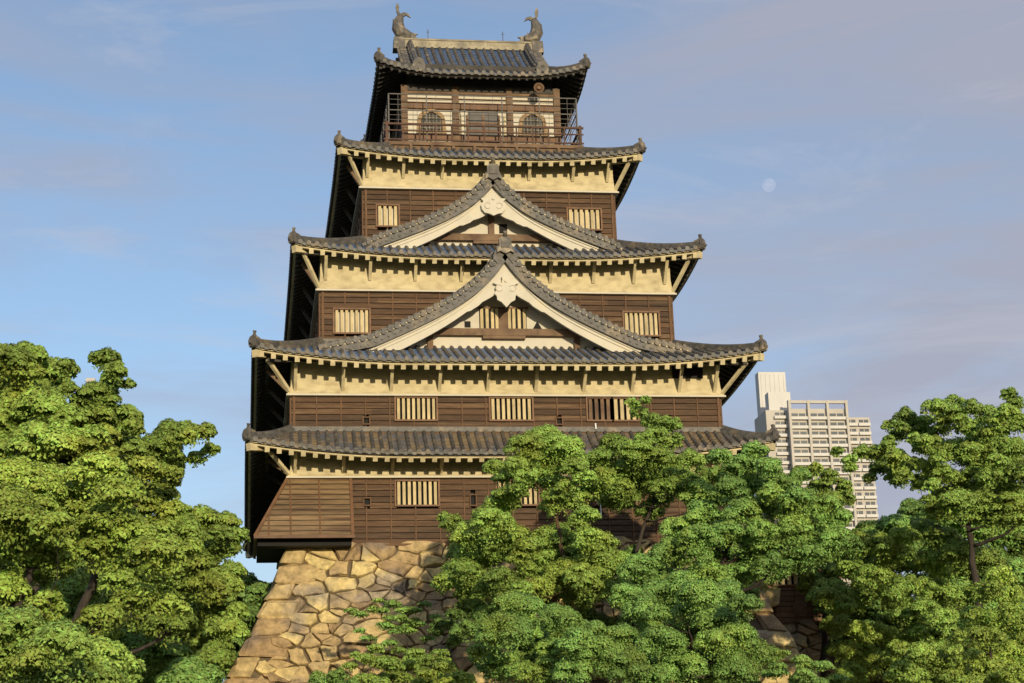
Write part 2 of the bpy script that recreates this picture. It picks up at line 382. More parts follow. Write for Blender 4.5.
def corner_ornament(parent, p, d, K=.74):
    """ridge end tile with an upright horn and a lower round tile pointing outwards"""
    mb = MB(); p = Vector(p); d = Vector(d).normalized()
    side = d.cross(Vector((0, 0, 1))).normalized()
    mb.extr([(x*K*1.1, z*K) for x, z in [(-.2, -.1), (.2, -.1), (.24, .2), (.15, .42), (0, .5), (-.15, .42), (-.24, .2)]], p-d*.05, side, (0, 0, 1), d, .1)
    Z = lambda z: Vector((0, 0, z))
    a = p+Z(.42*K)-d*.16
    mb.tube([a-d*.25-Z(.05), a-d*.02+Z(.0), a+d*.06+Z(.10), a+d*.04+Z(.26)], .075, 0, 8, [1.3, 1.3, 1.1, 1.15])
    b = p-d*.05
    mb.tube([b-d*.3, b+d*.08+Z(.0), b+d*.20+Z(.10)], .075, 0, 8, [1, 1, 1.15])
    return mb.build('ridge_end_ornament', tile_o, parent)
RIDGE = [(-.17, -.12), (.17, -.12), (.17, .1), (.11, .13), (.11, .2), (.07, .26), (0, .285), (-.07, .26), (-.11, .2), (-.11, .13), (-.17, .1)]

def build_skirt(keep, sk, wall, pan=None, name='tile_roof', sides='FLRB', board=plaster, raf_mat=None, corner=True):
    """wall = (hx, y0, y1) of the wall below: rafters run in to it"""
    mb = MB(); under = MB()
    for sd_ in sides:
        a, b = sk.rng(sd_); tiles(mb, a, b, sk.pos(sd_), sk.dmax(sd_))
    roof = mb.build(name, [tile_c, pan or tile_p], keep, smooth=False)
    hx, wy0, wy1 = wall
    for sd_ in sides:
        a, b = sk.rng(sd_); n = 40; P = sk.pos(sd_); dm = sk.dmax(sd_)
        v = []; f = []
        for i in range(n+1):
            u = a+(b-a)*i/n
            for t in (0.0, .5, 1.):
                q = P(u, min(t, 1)*dm(u)); v.append((q[0], q[1], q[2]-.16))
        for i in range(n):
            for j in (0, 1): f.append((i*3+j, i*3+j+1, i*3+j+4, i*3+j+3))
        under.add(v, f)
    under.build('soffit', darkwood_shade, roof)  # soffit boards coloured dark to carry the shade under the eave
    eb = MB(); 
    for sd_ in sides:
        a, b = sk.rng(sd_); n = 60; P = sk.pos(sd_); inn = {'F': (0, 1), 'B': (0, -1), 'L': (1, 0), 'R': (-1, 0)}[sd_]
        v = []
        for i in range(n+1):
            u = a+.1+(b-a-.2)*i/n; q = P(u, 0)
            for o, dz in ((.09, -.09), (.09, -.23), (.19, -.25), (.19, -.10)): v.append((q[0]+inn[0]*o, q[1]+inn[1]*o, q[2]+dz))
        f = [(i*4+j, i*4+(j+1) % 4, (i+1)*4+(j+1) % 4, (i+1)*4+j) for i in range(n) for j in range(4)]
        eb.add(v, f)
    rf = MB(); ends = eb
    for sd_ in sides:
        a, b = sk.rng(sd_); P = sk.pos(sd_)
        run = (sk.iy0-sk.oy0) if sd_ == 'F' else (sk.oy1-sk.iy1) if sd_ == 'B' else (sk.ox-sk.ix)
        over = (wy0-sk.oy0) if sd_ == 'F' else (sk.oy1-wy1) if sd_ == 'B' else (sk.ox-hx)
        n = int((b-a-.7)/.47)
        for i in range(n+1):
            u = a+.35+(b-a-.7)*i/n; te = min(over/run+.02, sk.dmax(sd_)(u))
            if te*run < .3: continue
            p0 = np.array(P(u, .10/run)); p1 = np.array(P(u, te))
            p0[2] -= .36; p1[2] -= .34
            dr = (p1-p0)/np.linalg.norm(p1-p0)
            rf.beam(p0+dr*.1, p1, .15, .15)
            if sd_ in 'FB': ends.beam(p0, p0+dr*.16, .19, .20)  # sides get no plaster ends, so dark rafters carry the shade there
    rf.build('rafters', darkwood_shade if raf_mat is None else raf_mat, keep)
    ends.build('eave_board', board, keep)
    if corner:
        for sx in (-1, 1):
            for fr in (True, False):
                hb = MB(); pts = [sk.hip(sx, fr, t) for t in np.linspace(.0, 1, 10)]
                hb.sweep(pts, RIDGE); h = hb.build('hip_ridge', tile_c, roof)
                d = Vector(pts[0])-Vector(pts[1]); d.z *= .3
                corner_ornament(roof, Vector(pts[0])+Vector((0, 0, .0)), d)
                cb = MB(); q = Vector(pts[0]); dn = Vector((d.x, d.y, 0)).normalized()
                e = q-dn*.12+Vector((0, 0, -.30)); pin = Vector(sk.hip(sx, fr, min(1, .85)))+Vector((0, 0, -.45))
                cb.beam(e-Vector((0, 0, .06)), e+(pin-e)*.55-Vector((0, 0, .1)), .26, .30); cb.build('corner_beam', board, keep)
        # flashing course where the roof meets the wall above
        tb = MB()
        for y0, y1, x0, x1 in ((sk.iy0-.14, sk.iy0+.05, -sk.ix, sk.ix), (sk.iy1-.05, sk.iy1+.14, -sk.ix, sk.ix)): tb.box(x0-.14, x1+.14, y0, y1, sk.zt-.05, sk.zt+.16)
        for sx in (-1, 1): tb.box(min(sx*sk.ix, sx*(sk.ix+.14)), max(sx*sk.ix, sx*(sk.ix+.14)), sk.iy0+.05, sk.iy1-.05, sk.zt-.05, sk.zt+.16)
        tb.build('wall_flashing', tile_c, keep)
    return roof

# ------------------------------------------------------------------ walls
class Face:
    """local frame on a wall: u along, o outwards"""
    def __init__(s, side, hx, y0, y1, cx=0):
        s.side = side
        if side == 'F': s.o = np.array((cx, y0, 0.)); s.u = np.array((1., 0, 0)); s.n = np.array((0, -1., 0)); s.a, s.b = -hx, hx
        if side == 'B': s.o = np.array((cx, y1, 0.)); s.u = np.array((1., 0, 0)); s.n = np.array((0, 1., 0)); s.a, s.b = -hx, hx
        if side == 'L': s.o = np.array((cx-hx, 0, 0.)); s.u = np.array((0, 1., 0)); s.n = np.array((-1., 0, 0)); s.a, s.b = y0, y1
        if side == 'R': s.o = np.array((cx+hx, 0, 0.)); s.u = np.array((0, 1., 0)); s.n = np.array((1., 0, 0)); s.a, s.b = y0, y1
    def p(s, u, o, z): q = s.o+s.u*u+s.n*o; return (q[0], q[1], z)
    def box(s, mb, u0, u1, o0, o1, z0, z1, m=0):
        v = [s.p(u, o, z) for z in (z0, z1) for o in (o0, o1) for u in (u0, u1)]
        mb.add(v, [(0, 2, 3, 1), (4, 5, 7, 6), (0, 1, 5, 4), (2, 6, 7, 3), (0, 4, 6, 2), (1, 3, 7, 5)], m)
def subtract(a, b, holes):
    segs = [(a, b)]
    for h0, h1 in holes:
        out = []
        for x, y in segs:
            if h1 <= x or h0 >= y: out.append((x, y)); continue
            if h0 > x: out.append((x, h0))
            if h1 < y: out.append((h1, y))
        segs = out
    return segs
def plank_wall(keep, hx, y0, y1, z0, z1, wins, name='plank_wall', cx=0, ph=.245, bs=1.02, mats=None):
    """wins: dict side -> list of (u0, u1, z0, z1) openings"""
    mb = MB(); I = .22
    mb.box(cx-hx+I, cx+hx-I, y0+I, y1-I, z0, z1+.6, 2)
    for sd_ in 'FLRB':
        F = Face(sd_, hx, y0, y1, cx); W_ = wins.get(sd_, []); n = max(1, int(round((z1-z0)/ph)))
        zz = [z0+(z1-z0)*i/n for i in range(n+1)]
        cuts = sorted(set([F.a, F.b]+[u for w in W_ for u in w[:2]]))
        for i in range(n):
            holes = [(w[0], w[1]) for w in W_ if w[2] < zz[i+1]-.02 and w[3] > zz[i]+.02]
            for a, b in subtract(F.a, F.b, holes):
                # split long boards at random joints
                js = [a]; 
                while js[-1] < b: js.append(min(b, js[-1]+random.uniform(2.0, 4.2)))
                for c, d in zip(js[:-1], js[1:]):
                    if d-c < .05: continue
                    za, zc_ = zz[i]+.022, zz[i+1]
                    v = [F.p(c, -I, za), F.p(d, -I, za), F.p(d, .05, za), F.p(c, .05, za), F.p(c, .018, zc_), F.p(d, .018, zc_), F.p(d, -I, zc_), F.p(c, -I, zc_)]
                    mb.add(v, [(0, 1, 2, 3), (3, 2, 5, 4), (4, 5, 6, 7), (0, 3, 4, 7), (1, 6, 5, 2)], 0)
        nb = max(2, int(round((F.b-F.a)/bs)))
        for i in range(nb+1):
            u = F.a+(F.b-F.a)*i/nb
            w = .05 if 0 < i < nb else .10
            u = min(max(u, F.a+w), F.b-w) if 0 < i < nb else (F.a+w-.02 if i == 0 else F.b-w+.02)
            holes = [(q[2]-.08, q[3]+.08) for q in W_ if q[0]-.1 < u < q[1]+.1]
            for a, b in subtract(z0, z1, holes):
                if b-a > .03: F.box(mb, u-w/2, u+w/2, .02, .075 if 0 < i < nb else .085+.004*(sd_ in 'LR'), a, b, 1)
        F.box(mb, F.a-.02, F.b+.02, .0, .09+.004*(sd_ in 'LR'), z0-.04, z0+.06, 1)
    return mb.build(name, mats or [plank, batten, dark], keep)
def lattice_window(keep, F, u0, u1, z0, z1, nb=8, label=None, pane=True, broken=None):
    fr = MB(); w = .07
    F.box(fr, u0-w, u1+w, -.1, .11, z1, z1+w); F.box(fr, u0-w, u1+w, -.1, .13, z0-w, z0)
    F.box(fr, u0-w, u0, -.1, .10, z0, z1); F.box(fr, u1, u1+w, -.1, .10, z0, z1)
    o = fr.build('window', redwood, keep)
    if label: o['label'] = label
    b = MB(); g_ = (u1-u0)/nb
    for i in range(nb):
        c = u0+g_*(i+.5); F.box(b, c-g_*.28, c+g_*.28, -.06, .035, z0, z1)
    b.build('lattice_bars', barm if broken is None else broken, o)
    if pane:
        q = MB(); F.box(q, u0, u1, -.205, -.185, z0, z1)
        q.build('window_backing', plaster_w if pane == 'paper' else dark, o)  # paper where asked; otherwise a dark sheet standing for the unlit interior
    return o
def loophole(keep, F, u, z, w=.22, h=.26):
    fr = MB(); t = .05
    F.box(fr, u-w/2-t, u+w/2+t, .03, .10, z+h/2, z+h/2+t); F.box(fr, u-w/2-t, u+w/2+t, .03, .10, z-h/2-t, z-h/2)
    F.box(fr, u-w/2-t, u-w/2, .03, .10, z-h/2, z+h/2); F.box(fr, u+w/2, u+w/2+t, .03, .10, z-h/2, z+h/2)
    o = fr.build('loophole', batten, keep)
    q = MB(); F.box(q, u-w/2, u+w/2, -.1, -.08, z-h/2, z+h/2); q.build('dark_recess', dark, o)
    return o
def band(keep, hx, y0, y1, z0, z1):
    """plaster coving that flares at its foot over the planks, with a projecting lip"""
    mb = MB(); prof = [(.02, z1), (.03, z0+.75), (.06, z0+.42), (.13, z0+.16), (.19, z0+.075)]
    v = []
    for o, z in prof: v += [(-hx-o, y0-o, z), (hx+o, y0-o, z), (hx+o, y1+o, z), (-hx-o, y1+o, z)]
    f = [(i*4+j, i*4+(j+1) % 4, (i+1)*4+(j+1) % 4, (i+1)*4+j) for i in range(len(prof)-1) for j in range(4)]
    mb.add(v, f)
    mb.add([(-hx-.19, y0-.19, z0+.075), (hx+.19, y0-.19, z0+.075), (hx+.19, y1+.19, z0+.075), (-hx-.19, y1+.19, z0+.075), (-hx+.3, y0+.3, z0+.075), (hx-.3, y0+.3, z0+.075), (hx-.3, y1-.3, z0+.075), (-hx+.3, y1-.3, z0+.075)], [(0, 1, 5, 4), (1, 2, 6, 5), (2, 3, 7, 6), (3, 0, 4, 7)])
    b = mb.build('plaster_band', plaster, keep)
    lp = MB()
    lp.box(-hx-.23, hx+.23, y0-.23, y0-.0, z0, z0+.072); lp.box(-hx-.23, hx+.23, y1+.0, y1+.23, z0, z0+.072)
    lp.box(-hx-.23, -hx, y0, y1, z0, z0+.072); lp.box(hx, hx+.23, y0, y1, z0, z0+.072)
    lp.build('lip', plaster_w, b)
    return b
def struts(keep, hx, y0, y1, zb, reach, zs, us, sides_n, foot=.22):
    """diagonal struts that carry the eave; zb foot height, zs head height"""
    def one(p0, p1, m=None):
        mb = MB(); up = (0, 0, 1); mb.beam(p0, p1, .13, .13, 0, up); mb.build('strut', m or plaster, keep)
    for u in us: one((u, y0-.06, zb+foot), (u, y0-reach, zs))
    for sx in (-1, 1):
        for i in range(sides_n):
            y = y0+.4+(y1-y0-.8)*i/(sides_n-1); one((sx*(hx+.06), y, zb+.22), (sx*(hx+reach), y, zs), darkwood_shade if i else timber)  # side struts coloured darker than the front ones to imitate shade
        one((sx*(hx+.05), y0-.05, zb+.12), (sx*(hx+reach), y0-reach, zs+.12))
    pb = MB(); r_ = reach
    pb.beam((-hx-r_, y0-r_, zs+.08), (hx+r_, y0-r_, zs+.08), .16, .16)
    for sx in (-1, 1): pb.beam((sx*(hx+r_), y0-r_+.09, zs+.085), (sx*(hx+r_), y1+r_, zs+.085), .16, .15)
    pb.build('eave_purlin', darkwood_shade, keep)

# ------------------------------------------------------------------ gables
def drop(u):
    u = max(0., u); k = 5.
    return .4*(1-math.exp(-k*u))/(1-math.exp(-k))+.6*u
def gable(keep, T, half, ztop, zfoot, ybarge, yped, yback, outer, zouter, name='gable', style=0, ridge_back=None):
    """T maps local (x, y, z) to world; local y points inwards from the gable's face"""
    def tp(p): return T(*p)
    def zs(x):
        u = abs(x)/half
        if u <= 1: return ztop-(ztop-zfoot)*drop(u)
        w = min(1., (abs(x)-half)/(outer-half)); return zfoot+(zouter-zfoot)*(w*.95+.05*w*w)*1.0
    rise = .40            # tiles lie above the bargeboard's top edge
    hdr = bpy.data.objects.new(name, None)
    yv = ybarge-.22
    mb = MB()
    for sx in (-1, 1):
        def pos(s, d, sx=sx):  # s = y, d = distance in x from the outer end
            x = outer-d; return tp((sx*x, s, zs(x)+rise))
        tiles(mb, yv+.25, yback, pos, lambda s: outer-.02, caps=False, edge=False)
    roof = mb.build(name, [tile_c, tile_p], keep)
    # verge: stacked courses with a row of round tile ends looking outwards
    for sx in (-1, 1):
        vb = MB(); xs = np.linspace(0.0, outer, 40)
        path = [tp((sx*x, yv+.13, zs(x)+rise+.02)) for x in xs]
        vb.sweep(path, [(-.13, -.44), (.13, -.44), (.13, .06), (-.13, .06)], 0)
        vb.sweep([tp((sx*x, yv+.30, zs(x)+rise+.10)) for x in xs], [(-.10, -.08), (.10, -.08), (.10, .06), (.05, .12), (-.05, .12), (-.10, .06)], 0)
        vb.sweep([tp((sx*x, yv+.72, zs(x)+rise+.10)) for x in xs[:-4]], [(-.08, -.08), (.08, -.08), (.08, .06), (.04, .1), (-.04, .1), (-.08, .06)], 0)
        # arc-length spaced round ends and cross tiles
        P = [np.array((x, zs(x))) for x in np.linspace(.25, outer-.2, 300)]; acc = 0; last = P[0]
        for a, b in zip(P[:-1], P[1:]):
            acc += np.linalg.norm(b-a)
            if acc > .30:
                acc = 0; x, z = b
                c = tp((sx*x, yv-.02, z+rise-.03)); c2 = tp((sx*x, yv-.09, z+rise-.03)); vb.disc(c, Vector(c2)-Vector(c), .105, .07, 0, 9)
                vb.tube([tp((sx*x, yv-.03, z+rise+.10)), tp((sx*x, yv+.26, z+rise+.13))], .085, 0, 6)
                vb.tube([tp((sx*(x+.12), yv-.0, z+rise-.12)), tp((sx*(x+.12), yv-.035, z+rise-.12))], .034, 1, 5)
                vb.disc(tp((sx*(x+.05), yv-.0, z+rise-.30)), Vector(c2)-Vector(c), .06, .05, 0, 6)
        vb.build('verge_tiles', [tile_c, pale], roof)
    # bargeboards
    for sx in (-1, 1):
        bb = MB(); n = 30; outer_l = []; 
        top = [(x, zs(x)+.02) for x in np.linspace(0, half, n)]
        def bw(x): 
            w = .62+.10*(x/half)
            return w
        low = []
        for x in np.linspace(half-.9, 0, n):
            zz = zs(x)-(.50+.20*x/half+.75*math.exp(-(x/.9)**2))
            if .19 < x/half < .27: zz -= .07
            low.append((x, zz))
        poly = top+[(half+.1, zfoot-.10)]+[(half-.75, zfoot-.10)]+[q for q in low if q[1] > zfoot-.10]
        v0 = [tp((sx*x, ybarge, z)) for x, z in poly]; v1 = [tp((sx*x, ybarge+.16, z)) for x, z in poly]; k = len(poly)
        bb.add(v0+v1, [tuple(range(k)), tuple(range(2*k-1, k-1, -1))]+[(i, (i+1) % k, k+(i+1) % k, k+i) for i in range(k)])
        # raised moulding lines
        for dz, o in ((-.10, -.035), (-.24, -.02)):
            bb.sweep([tp((sx*x, ybarge+o, zs(x)+dz)) for x in np.linspace(0, half, 24)], [(-.03, -.035), (.03, -.035), (.03, .035), (-.03, .035)])
        bb.build('bargeboard', plaster_w, roof)
    # pediment wall
    pw = MB(); xs = np.linspace(-half, half, 41)
    top = [(x, zs(x)-.05) for x in xs]; poly = top+[(half, zfoot-.6), (-half, zfoot-.6)]
    k = len(poly); v0 = [tp((x, yped, z)) for x, z in poly]; v1 = [tp((x, yped+.2, z)) for x, z in poly]
    pw.add(v0+v1, [tuple(range(k)), tuple(range(2*k-1, k-1, -1))]+[(i, (i+1) % k, k+(i+1) % k, k+i) for i in range(k)])
    pw.build('pediment_wall', plaster_w, roof)
    # soffit under the overhang
    sf = MB(); v = []; 
    for x in xs: v += [tp((x, yv+.2, zs(x)+.03)), tp((x, yback, zs(x)+.03))]
    sf.add(v, [(2*i, 2*i+1, 2*i+3, 2*i+2) for i in range(40)]); sf.build('gable_soffit', darkwood_shade, roof)
    H = ztop-zfoot
    def bar(x0, x1, z0, z1, y0=-.12, y1=.0, m=timber, nm='beam'):
        b = MB(); pts = [tp((x, y, z)) for z in (z0, z1) for y in (yped+y0, yped+y1) for x in (x0, x1)]
        b.add(pts, [(0, 2, 3, 1), (4, 5, 7, 6), (0, 1, 5, 4), (2, 6, 7, 3), (0, 4, 6, 2), (1, 3, 7, 5)]); return b.build(nm, m, roof)
    zb = zfoot+H*.19
    bar(-half*.62, half*.62, zb, zb+.30, y0=-.26)
    bar(-half*.16, half*.16, zb-.14, zb, y0=-.24)
    for sx in (-1, 1):
        bar(sx*half*.55-.12, sx*half*.55+.12, zfoot-.3, zb, y0=-.18, nm='post')
        bar(sx*half*.585-.2, sx*half*.585+.2, zb+.0, zb+.42, y0=-.75, y1=-.27, m=darkwood_shade, nm='purlin_end')
    # pendant
    pb = MB(); s_ = 1.0 if style == 0 else .92
    if style == 0: out = [(0, -.95), (.2, -.72), (.38, -.62), (.40, -.45), (.5, -.35), (.42, -.2), (.45, -.05), (.30, .02), (.55, .12), (.40, .22), (.18, .12), (.14, .3), (.16, .42), (0, .52)]
    else: out = [(0, -.62), (.2, -.52), (.42, -.48), (.56, -.3), (.60, -.08), (.48, .10), (.62, .26), (.38, .26), (.22, .10), (.14, .28), (0, .38)]
    out = out+[(-x, z) for x, z in reversed(out[1:-1])]
    zc = ztop-H*(.36 if style == 0 else .36)
    pts = [tp((x*s_, ybarge-.06, zc+z*s_)) for x, z in out]; pts2 = [tp((x*s_, ybarge-.20, zc+z*s_)) for x, z in out]; k = len(out)
    pb.add(pts+pts2, [tuple(range(k)), tuple(range(2*k-1, k-1, -1))]+[(i, (i+1) % k, k+(i+1) % k, k+i) for i in range(k)])
    for sx in (-1, 1):
        pb.tube([tp((sx*(.28+.14*math.cos(a))*s_, ybarge-.21, zc-.10+.14*math.sin(a))) for a in np.linspace(-2.6, 2.6, 12)], .028, 0, 5, up=(.1, .3, 1))
    c0 = tp((0, ybarge-.2, zc+.22)); c1 = tp((0, ybarge-.26, zc+.22)); pb.disc(c0, Vector(c1)-Vector(c0), .07, .06)
    pb.build('gable_pendant', plaster_w, roof)
    if style == 0:
        w0, w1 = -1.02, 1.02; z0 = zb+.33; z1 = z0+.90
        wf = bar(w0-.08, w1+.08, z0-.06, z0, m=redwood, y0=-.1, nm='window_sill')
        bar(w0-.08, w1+.08, z1, z1+.08, m=redwood, y0=-.1, nm='window_head')
        bar(w0, w1, z0, z1, m=dark, y0=-.02, y1=.0, nm='window_opening')
        lb = MB()
        for c in (-.92, -.69, -.46, -.27, .27, .46, .69, .92):
            pts = [tp((x, y, z)) for z in (z0, z1) for y in (yped-.09, yped-.03) for x in (c-.065, c+.065)]
            lb.add(pts, [(0, 2, 3, 1), (4, 5, 7, 6), (0, 1, 5, 4), (2, 6, 7, 3), (0, 4, 6, 2), (1, 3, 7, 5)])
        lb.build('lattice_bars', barm, roof)
        bar(-.19, .19, z0, z1, m=timber, y0=-.08, y1=-.021, nm='window_post')
        bar(-1.66, -1.40, zb+.40, zb+.68, m=dark, y0=-.012, nm='loophole')
        tri = MB(); q = [(1.28, zb+.36), (1.68, zb+.36), (1.48, zb+.72)]
        v = [tp((x, yped-.012, z)) for x, z in q]+[tp((x, yped+.05, z)) for x, z in q]
        tri.add(v, [(0, 1, 2), (5, 4, 3), (0, 1, 4, 3), (1, 2, 5, 4), (2, 0, 3, 5)]); tri.build('loophole', dark, roof)
    else:
        bar(-.13, .13, zb+.3, ztop-H*.35, y0=-.14, nm='king_post')
        for sx in (-1, 1):
            b = MB(); b.beam(tp((sx*half*.50, yped-.1, zb+.3)), tp((sx*.2, yped-.1, zb+H*.46)), .14, .24, 0, (0, 0, 1)); b.build('brace', timber, roof)
        bar(.36, .72, zb+.42, zb+.86, m=dark, y0=-.02, nm='small_window')
    # ridge and its end ornament
    rb = ridge_back if ridge_back is not None else yback
    rd = MB(); zr = ztop+rise
    rd.sweep([tp((0, yv, zr-.12)), tp((0, rb, zr-.12))], [(-.2, -.2), (.2, -.2), (.2, .12), (.12, .16), (.12, .24), (.06, .3), (-.06, .3), (-.12, .24), (-.12, .16), (-.2, .12)])
    rd.build('gable_ridge', tile_c, roof)
    zr0 = zr; zr = zr-.34
    og = MB(); poly = [(-.42, -.22), (-.26, -.12), (-.12, -.2), (0, -.26), (.12, -.2), (.26, -.12), (.42, -.22), (.40, .05), (.31, .12), (.31, .52), (.2, .62), (-.2, .62), (-.31, .52), (-.31, .12), (-.40, .05)]
    v0 = [tp((x*.85, yv-.22, zr+z*.85)) for x, z in poly]; v1 = [tp((x*.85, yv+.02, zr+z*.85)) for x, z in poly]; k = len(poly)
    og.add(v0+v1, [tuple(range(k)), tuple(range(2*k-1, k-1, -1))]+[(i, (i+1) % k, k+(i+1) % k, k+i) for i in range(k)])
    v0 = [tp((x*.6, yv-.27, zr+.2+z*.5)) for x, z in [(-.3, -.3), (.3, -.3), (.3, .4), (-.3, .4)]]; v1 = [tp((x*.6, yv-.21, zr+.2+z*.5)) for x, z in [(-.3, -.3), (.3, -.3), (.3, .4), (-.3, .4)]]
    og.add(v0+v1, [(0, 1, 2, 3), (0, 1, 5, 4), (1, 2, 6, 5), (2, 3, 7, 6), (3, 0, 4, 7)])
    og.tube([tp((0, yv+.25, zr+.45)), tp((0, yv-.1, zr+.56)), tp((0, yv-.32, zr+.72))], .09, 0, 8)
    pf = [(0, .1), (.30, -.12), (.52, -.62), (.34, -.98), (0, -.50), (-.34, -.98), (-.52, -.62), (-.30, -.12)]
    v0 = [tp((x, yv-.06, zr0+z)) for x, z in pf]; v1 = [tp((x, yv+.3, zr0+z)) for x, z in pf]; k = len(pf)
    og.add(v0+v1, [tuple(range(k)), tuple(range(2*k-1, k-1, -1))]+[(i, (i+1) % k, k+(i+1) % k, k+i) for i in range(k)])
    og.build('ridge_end_ornament', tile_o, roof)
    return roof

# ------------------------------------------------------------------ the keep
keep = thing('castle_keep', (0, 0, 0), 'five storey castle keep with dark plank walls, cream bands and curved tiled roofs', 'castle')
F12 = Face('F', 8.93, 0, 23); FL = Face('L', 8.93, 0, 23); FR = Face('R', 8.93, 0, 23)
Z1B, Z2B, Z3B, Z4B = 2.72, 6.14, 11.36, 16.70
w1 = [(-4.74, -3.04, 1.63, 2.60), (-.62, 1.06, 1.63, 2.60), (3.4, 5.1, 1.63, 2.60)]
w2 = [(-4.70, -3.05, 5.17, 6.08), (-.80, .93, 5.17, 6.08), (3.27, 5.37, 5.17, 6.08)]
l1 = [(5.93, 1.77), (1.62, 1.77)]
side12 = [(y, y+1.7) for y in (3.2, 8.2, 13.2, 18.2)]
lo1 = [(-5.92, 1.77, .22, .26), (-1.62, 1.82, .20, .40), (6.4, 1.77, .22, .26)]
lo2 = [(-5.92, 5.12, .22, .24), (2.05, 5.12, .22, .24), (6.7, 5.12, .22, .24)]
def holes(l): return [(u-w/2, u+w/2, z-h/2, z+h/2) for u, z, w, h in l]
sw1 = [(a, b, 1.63, 2.6) for a, b in side12]; sw2 = [(a, b, 5.17, 6.08) for a, b in side12]
plank_wall(keep, 8.93, 0, 23, 0, Z1B, {'F': w1+holes(lo1), 'L': sw1, 'R': sw1})
plank_wall(keep, 8.93, 0, 23, 4.6, Z2B, {'F': w2+holes(lo2), 'L': sw2, 'R': sw2})
for w in w1+w2[:2]: lattice_window(keep, F12, *w, nb=8)
lattice_window(keep, F12, 4.34, 5.37, 5.17, 6.08, nb=4); lattice_window(keep, F12, 3.27, 4.27, 5.17, 6.08, nb=4, broken=timber)
for F in (FL, FR):
    for w in sw1+sw2: lattice_window(keep, F, *w, nb=8)
for l in lo1+lo2: loophole(keep, F12, *l)
band(keep, 8.93, 0, 23, Z1B, 4.5); band(keep, 8.93, 0, 23, Z2B, 7.75)
sk1 = Skirt(10.76, -1.70, 24.7, 8.93, 0, 23, 3.46, 4.70, U=.58, K=3.6); build_skirt(keep, sk1, (8.93, 0, 23), pan=tile_pw)
sk2 = Skirt(10.53, -1.64, 24.64, 7.62, 2.38, 20.6, 7.32, 9.08, U=.56, K=2.2, conc=.12); build_skirt(keep, sk2, (8.93, 0, 23))
us = [-8.8, -6.87, -4.89, -2.91, -.91, 1.10, 3.12, 5.17, 7.18, 8.7]
struts(keep, 8.93, 0, 23, Z1B, 1.0, 3.62, us, 9); struts(keep, 8.93, 0, 23, Z2B, 1.0, 7.32, us, 9)
# third storey
F3 = Face('F', 7.65, 2.38, 20.6); w3 = [(-7.08, -5.60, 9.54, 10.56), (5.50, 7.03, 9.54, 10.56)]
sw3 = [(a, a+1.5, 9.6, 10.56) for a in (4.5, 9.5, 15)]
plank_wall(keep, 7.65, 2.38, 20.6, 8.4, Z3B, {'F': w3, 'L': sw3, 'R': sw3})
for w in w3: lattice_window(keep, F3, *w, nb=7, pane='paper')
for sd_ in 'LR':
    for w in sw3: lattice_window(keep, Face(sd_, 7.65, 2.38, 20.6), *w, nb=7)
band(keep, 7.65, 2.38, 20.6, Z3B, 13.1)
sk3 = Skirt(8.92, 1.12, 21.9, 5.66, 4.10, 17.4, 12.74, 14.26, U=.50, K=2.0, conc=.12); build_skirt(keep, sk3, (7.65, 2.38, 20.6))
struts(keep, 7.65, 2.38, 20.6, Z3B, .78, 12.76, [-7.45, -5.55, -3.6, -1.6, .4, 2.3, 4.2, 6.0, 7.4], 7, foot=.55)
# fourth storey
F4 = Face('F', 5.66, 4.1, 17.4); w4 = [(-5.08, -4.14, 14.99, 15.94), (3.53, 5.02, 14.99, 15.94)]
sw4 = [(a, a+1.4, 15.0, 15.94) for a in (6, 9.5, 13.5)]
plank_wall(keep, 5.66, 4.1, 17.4, 13.6, Z4B, {'F': w4, 'L': sw4, 'R': sw4})
for w, n in zip(w4, (4, 6)): lattice_window(keep, F4, *w, nb=n, pane='paper')
for sd_ in 'LR':
    for w in sw4: lattice_window(keep, Face(sd_, 5.66, 4.1, 17.4), *w, nb=6)
band(keep, 5.66, 4.1, 17.4, Z4B, 18.3)
sk4 = Skirt(6.88, 2.90, 18.6, 4.0, 5.7, 15.0, 17.98, 19.40, U=.46, K=1.9, conc=.12); build_skirt(keep, sk4, (5.66, 4.1, 17.4))
struts(keep, 5.66, 4.1, 17.4, Z4B, .72, 18.0, [-5.5, -3.9, -2.15, -.1, 1.8, 3.8, 5.4], 6, foot=.6)
# plinth walls under the balcony and above the skirt roofs
pl = MB(); pl.box(-4.3, 4.3, 5.5, 15.2, 18.4, 19.42); pl.build('balcony_plinth', timber, keep)

# front gables
ident = lambda x, y, z: (x+.06, y, z)
gable(keep, ident, 5.72, 12.62, 8.38, .55, 1.55, 2.36, 7.9, 7.93, style=0, ridge_back=1.2)
ident3 = lambda x, y, z: (x-.06, y, z)
gable(keep, ident3, 5.22, 16.78, 13.50, 2.75, 3.55, 4.08, 5.75, 13.10, style=1, ridge_back=3.0)
# side gables on the second and third roofs, facing west and east
def sideT(sg, xw, yc): return lambda x, y, z: (sg*(xw-y), yc+x*sg*-1, z)
for sg in (-1, 1):
    gable(keep, sideT(sg, 8.3, 12.0), 3.6, 15.55, 13.35, .3, 1.0, 2.62, 4.4, 13.0, style=1)
    gable(keep, sideT(sg, 10.0, 11.5), 4.2, 11.0, 8.25, .3, 1.1, 2.33, 5.2, 7.95, style=1)

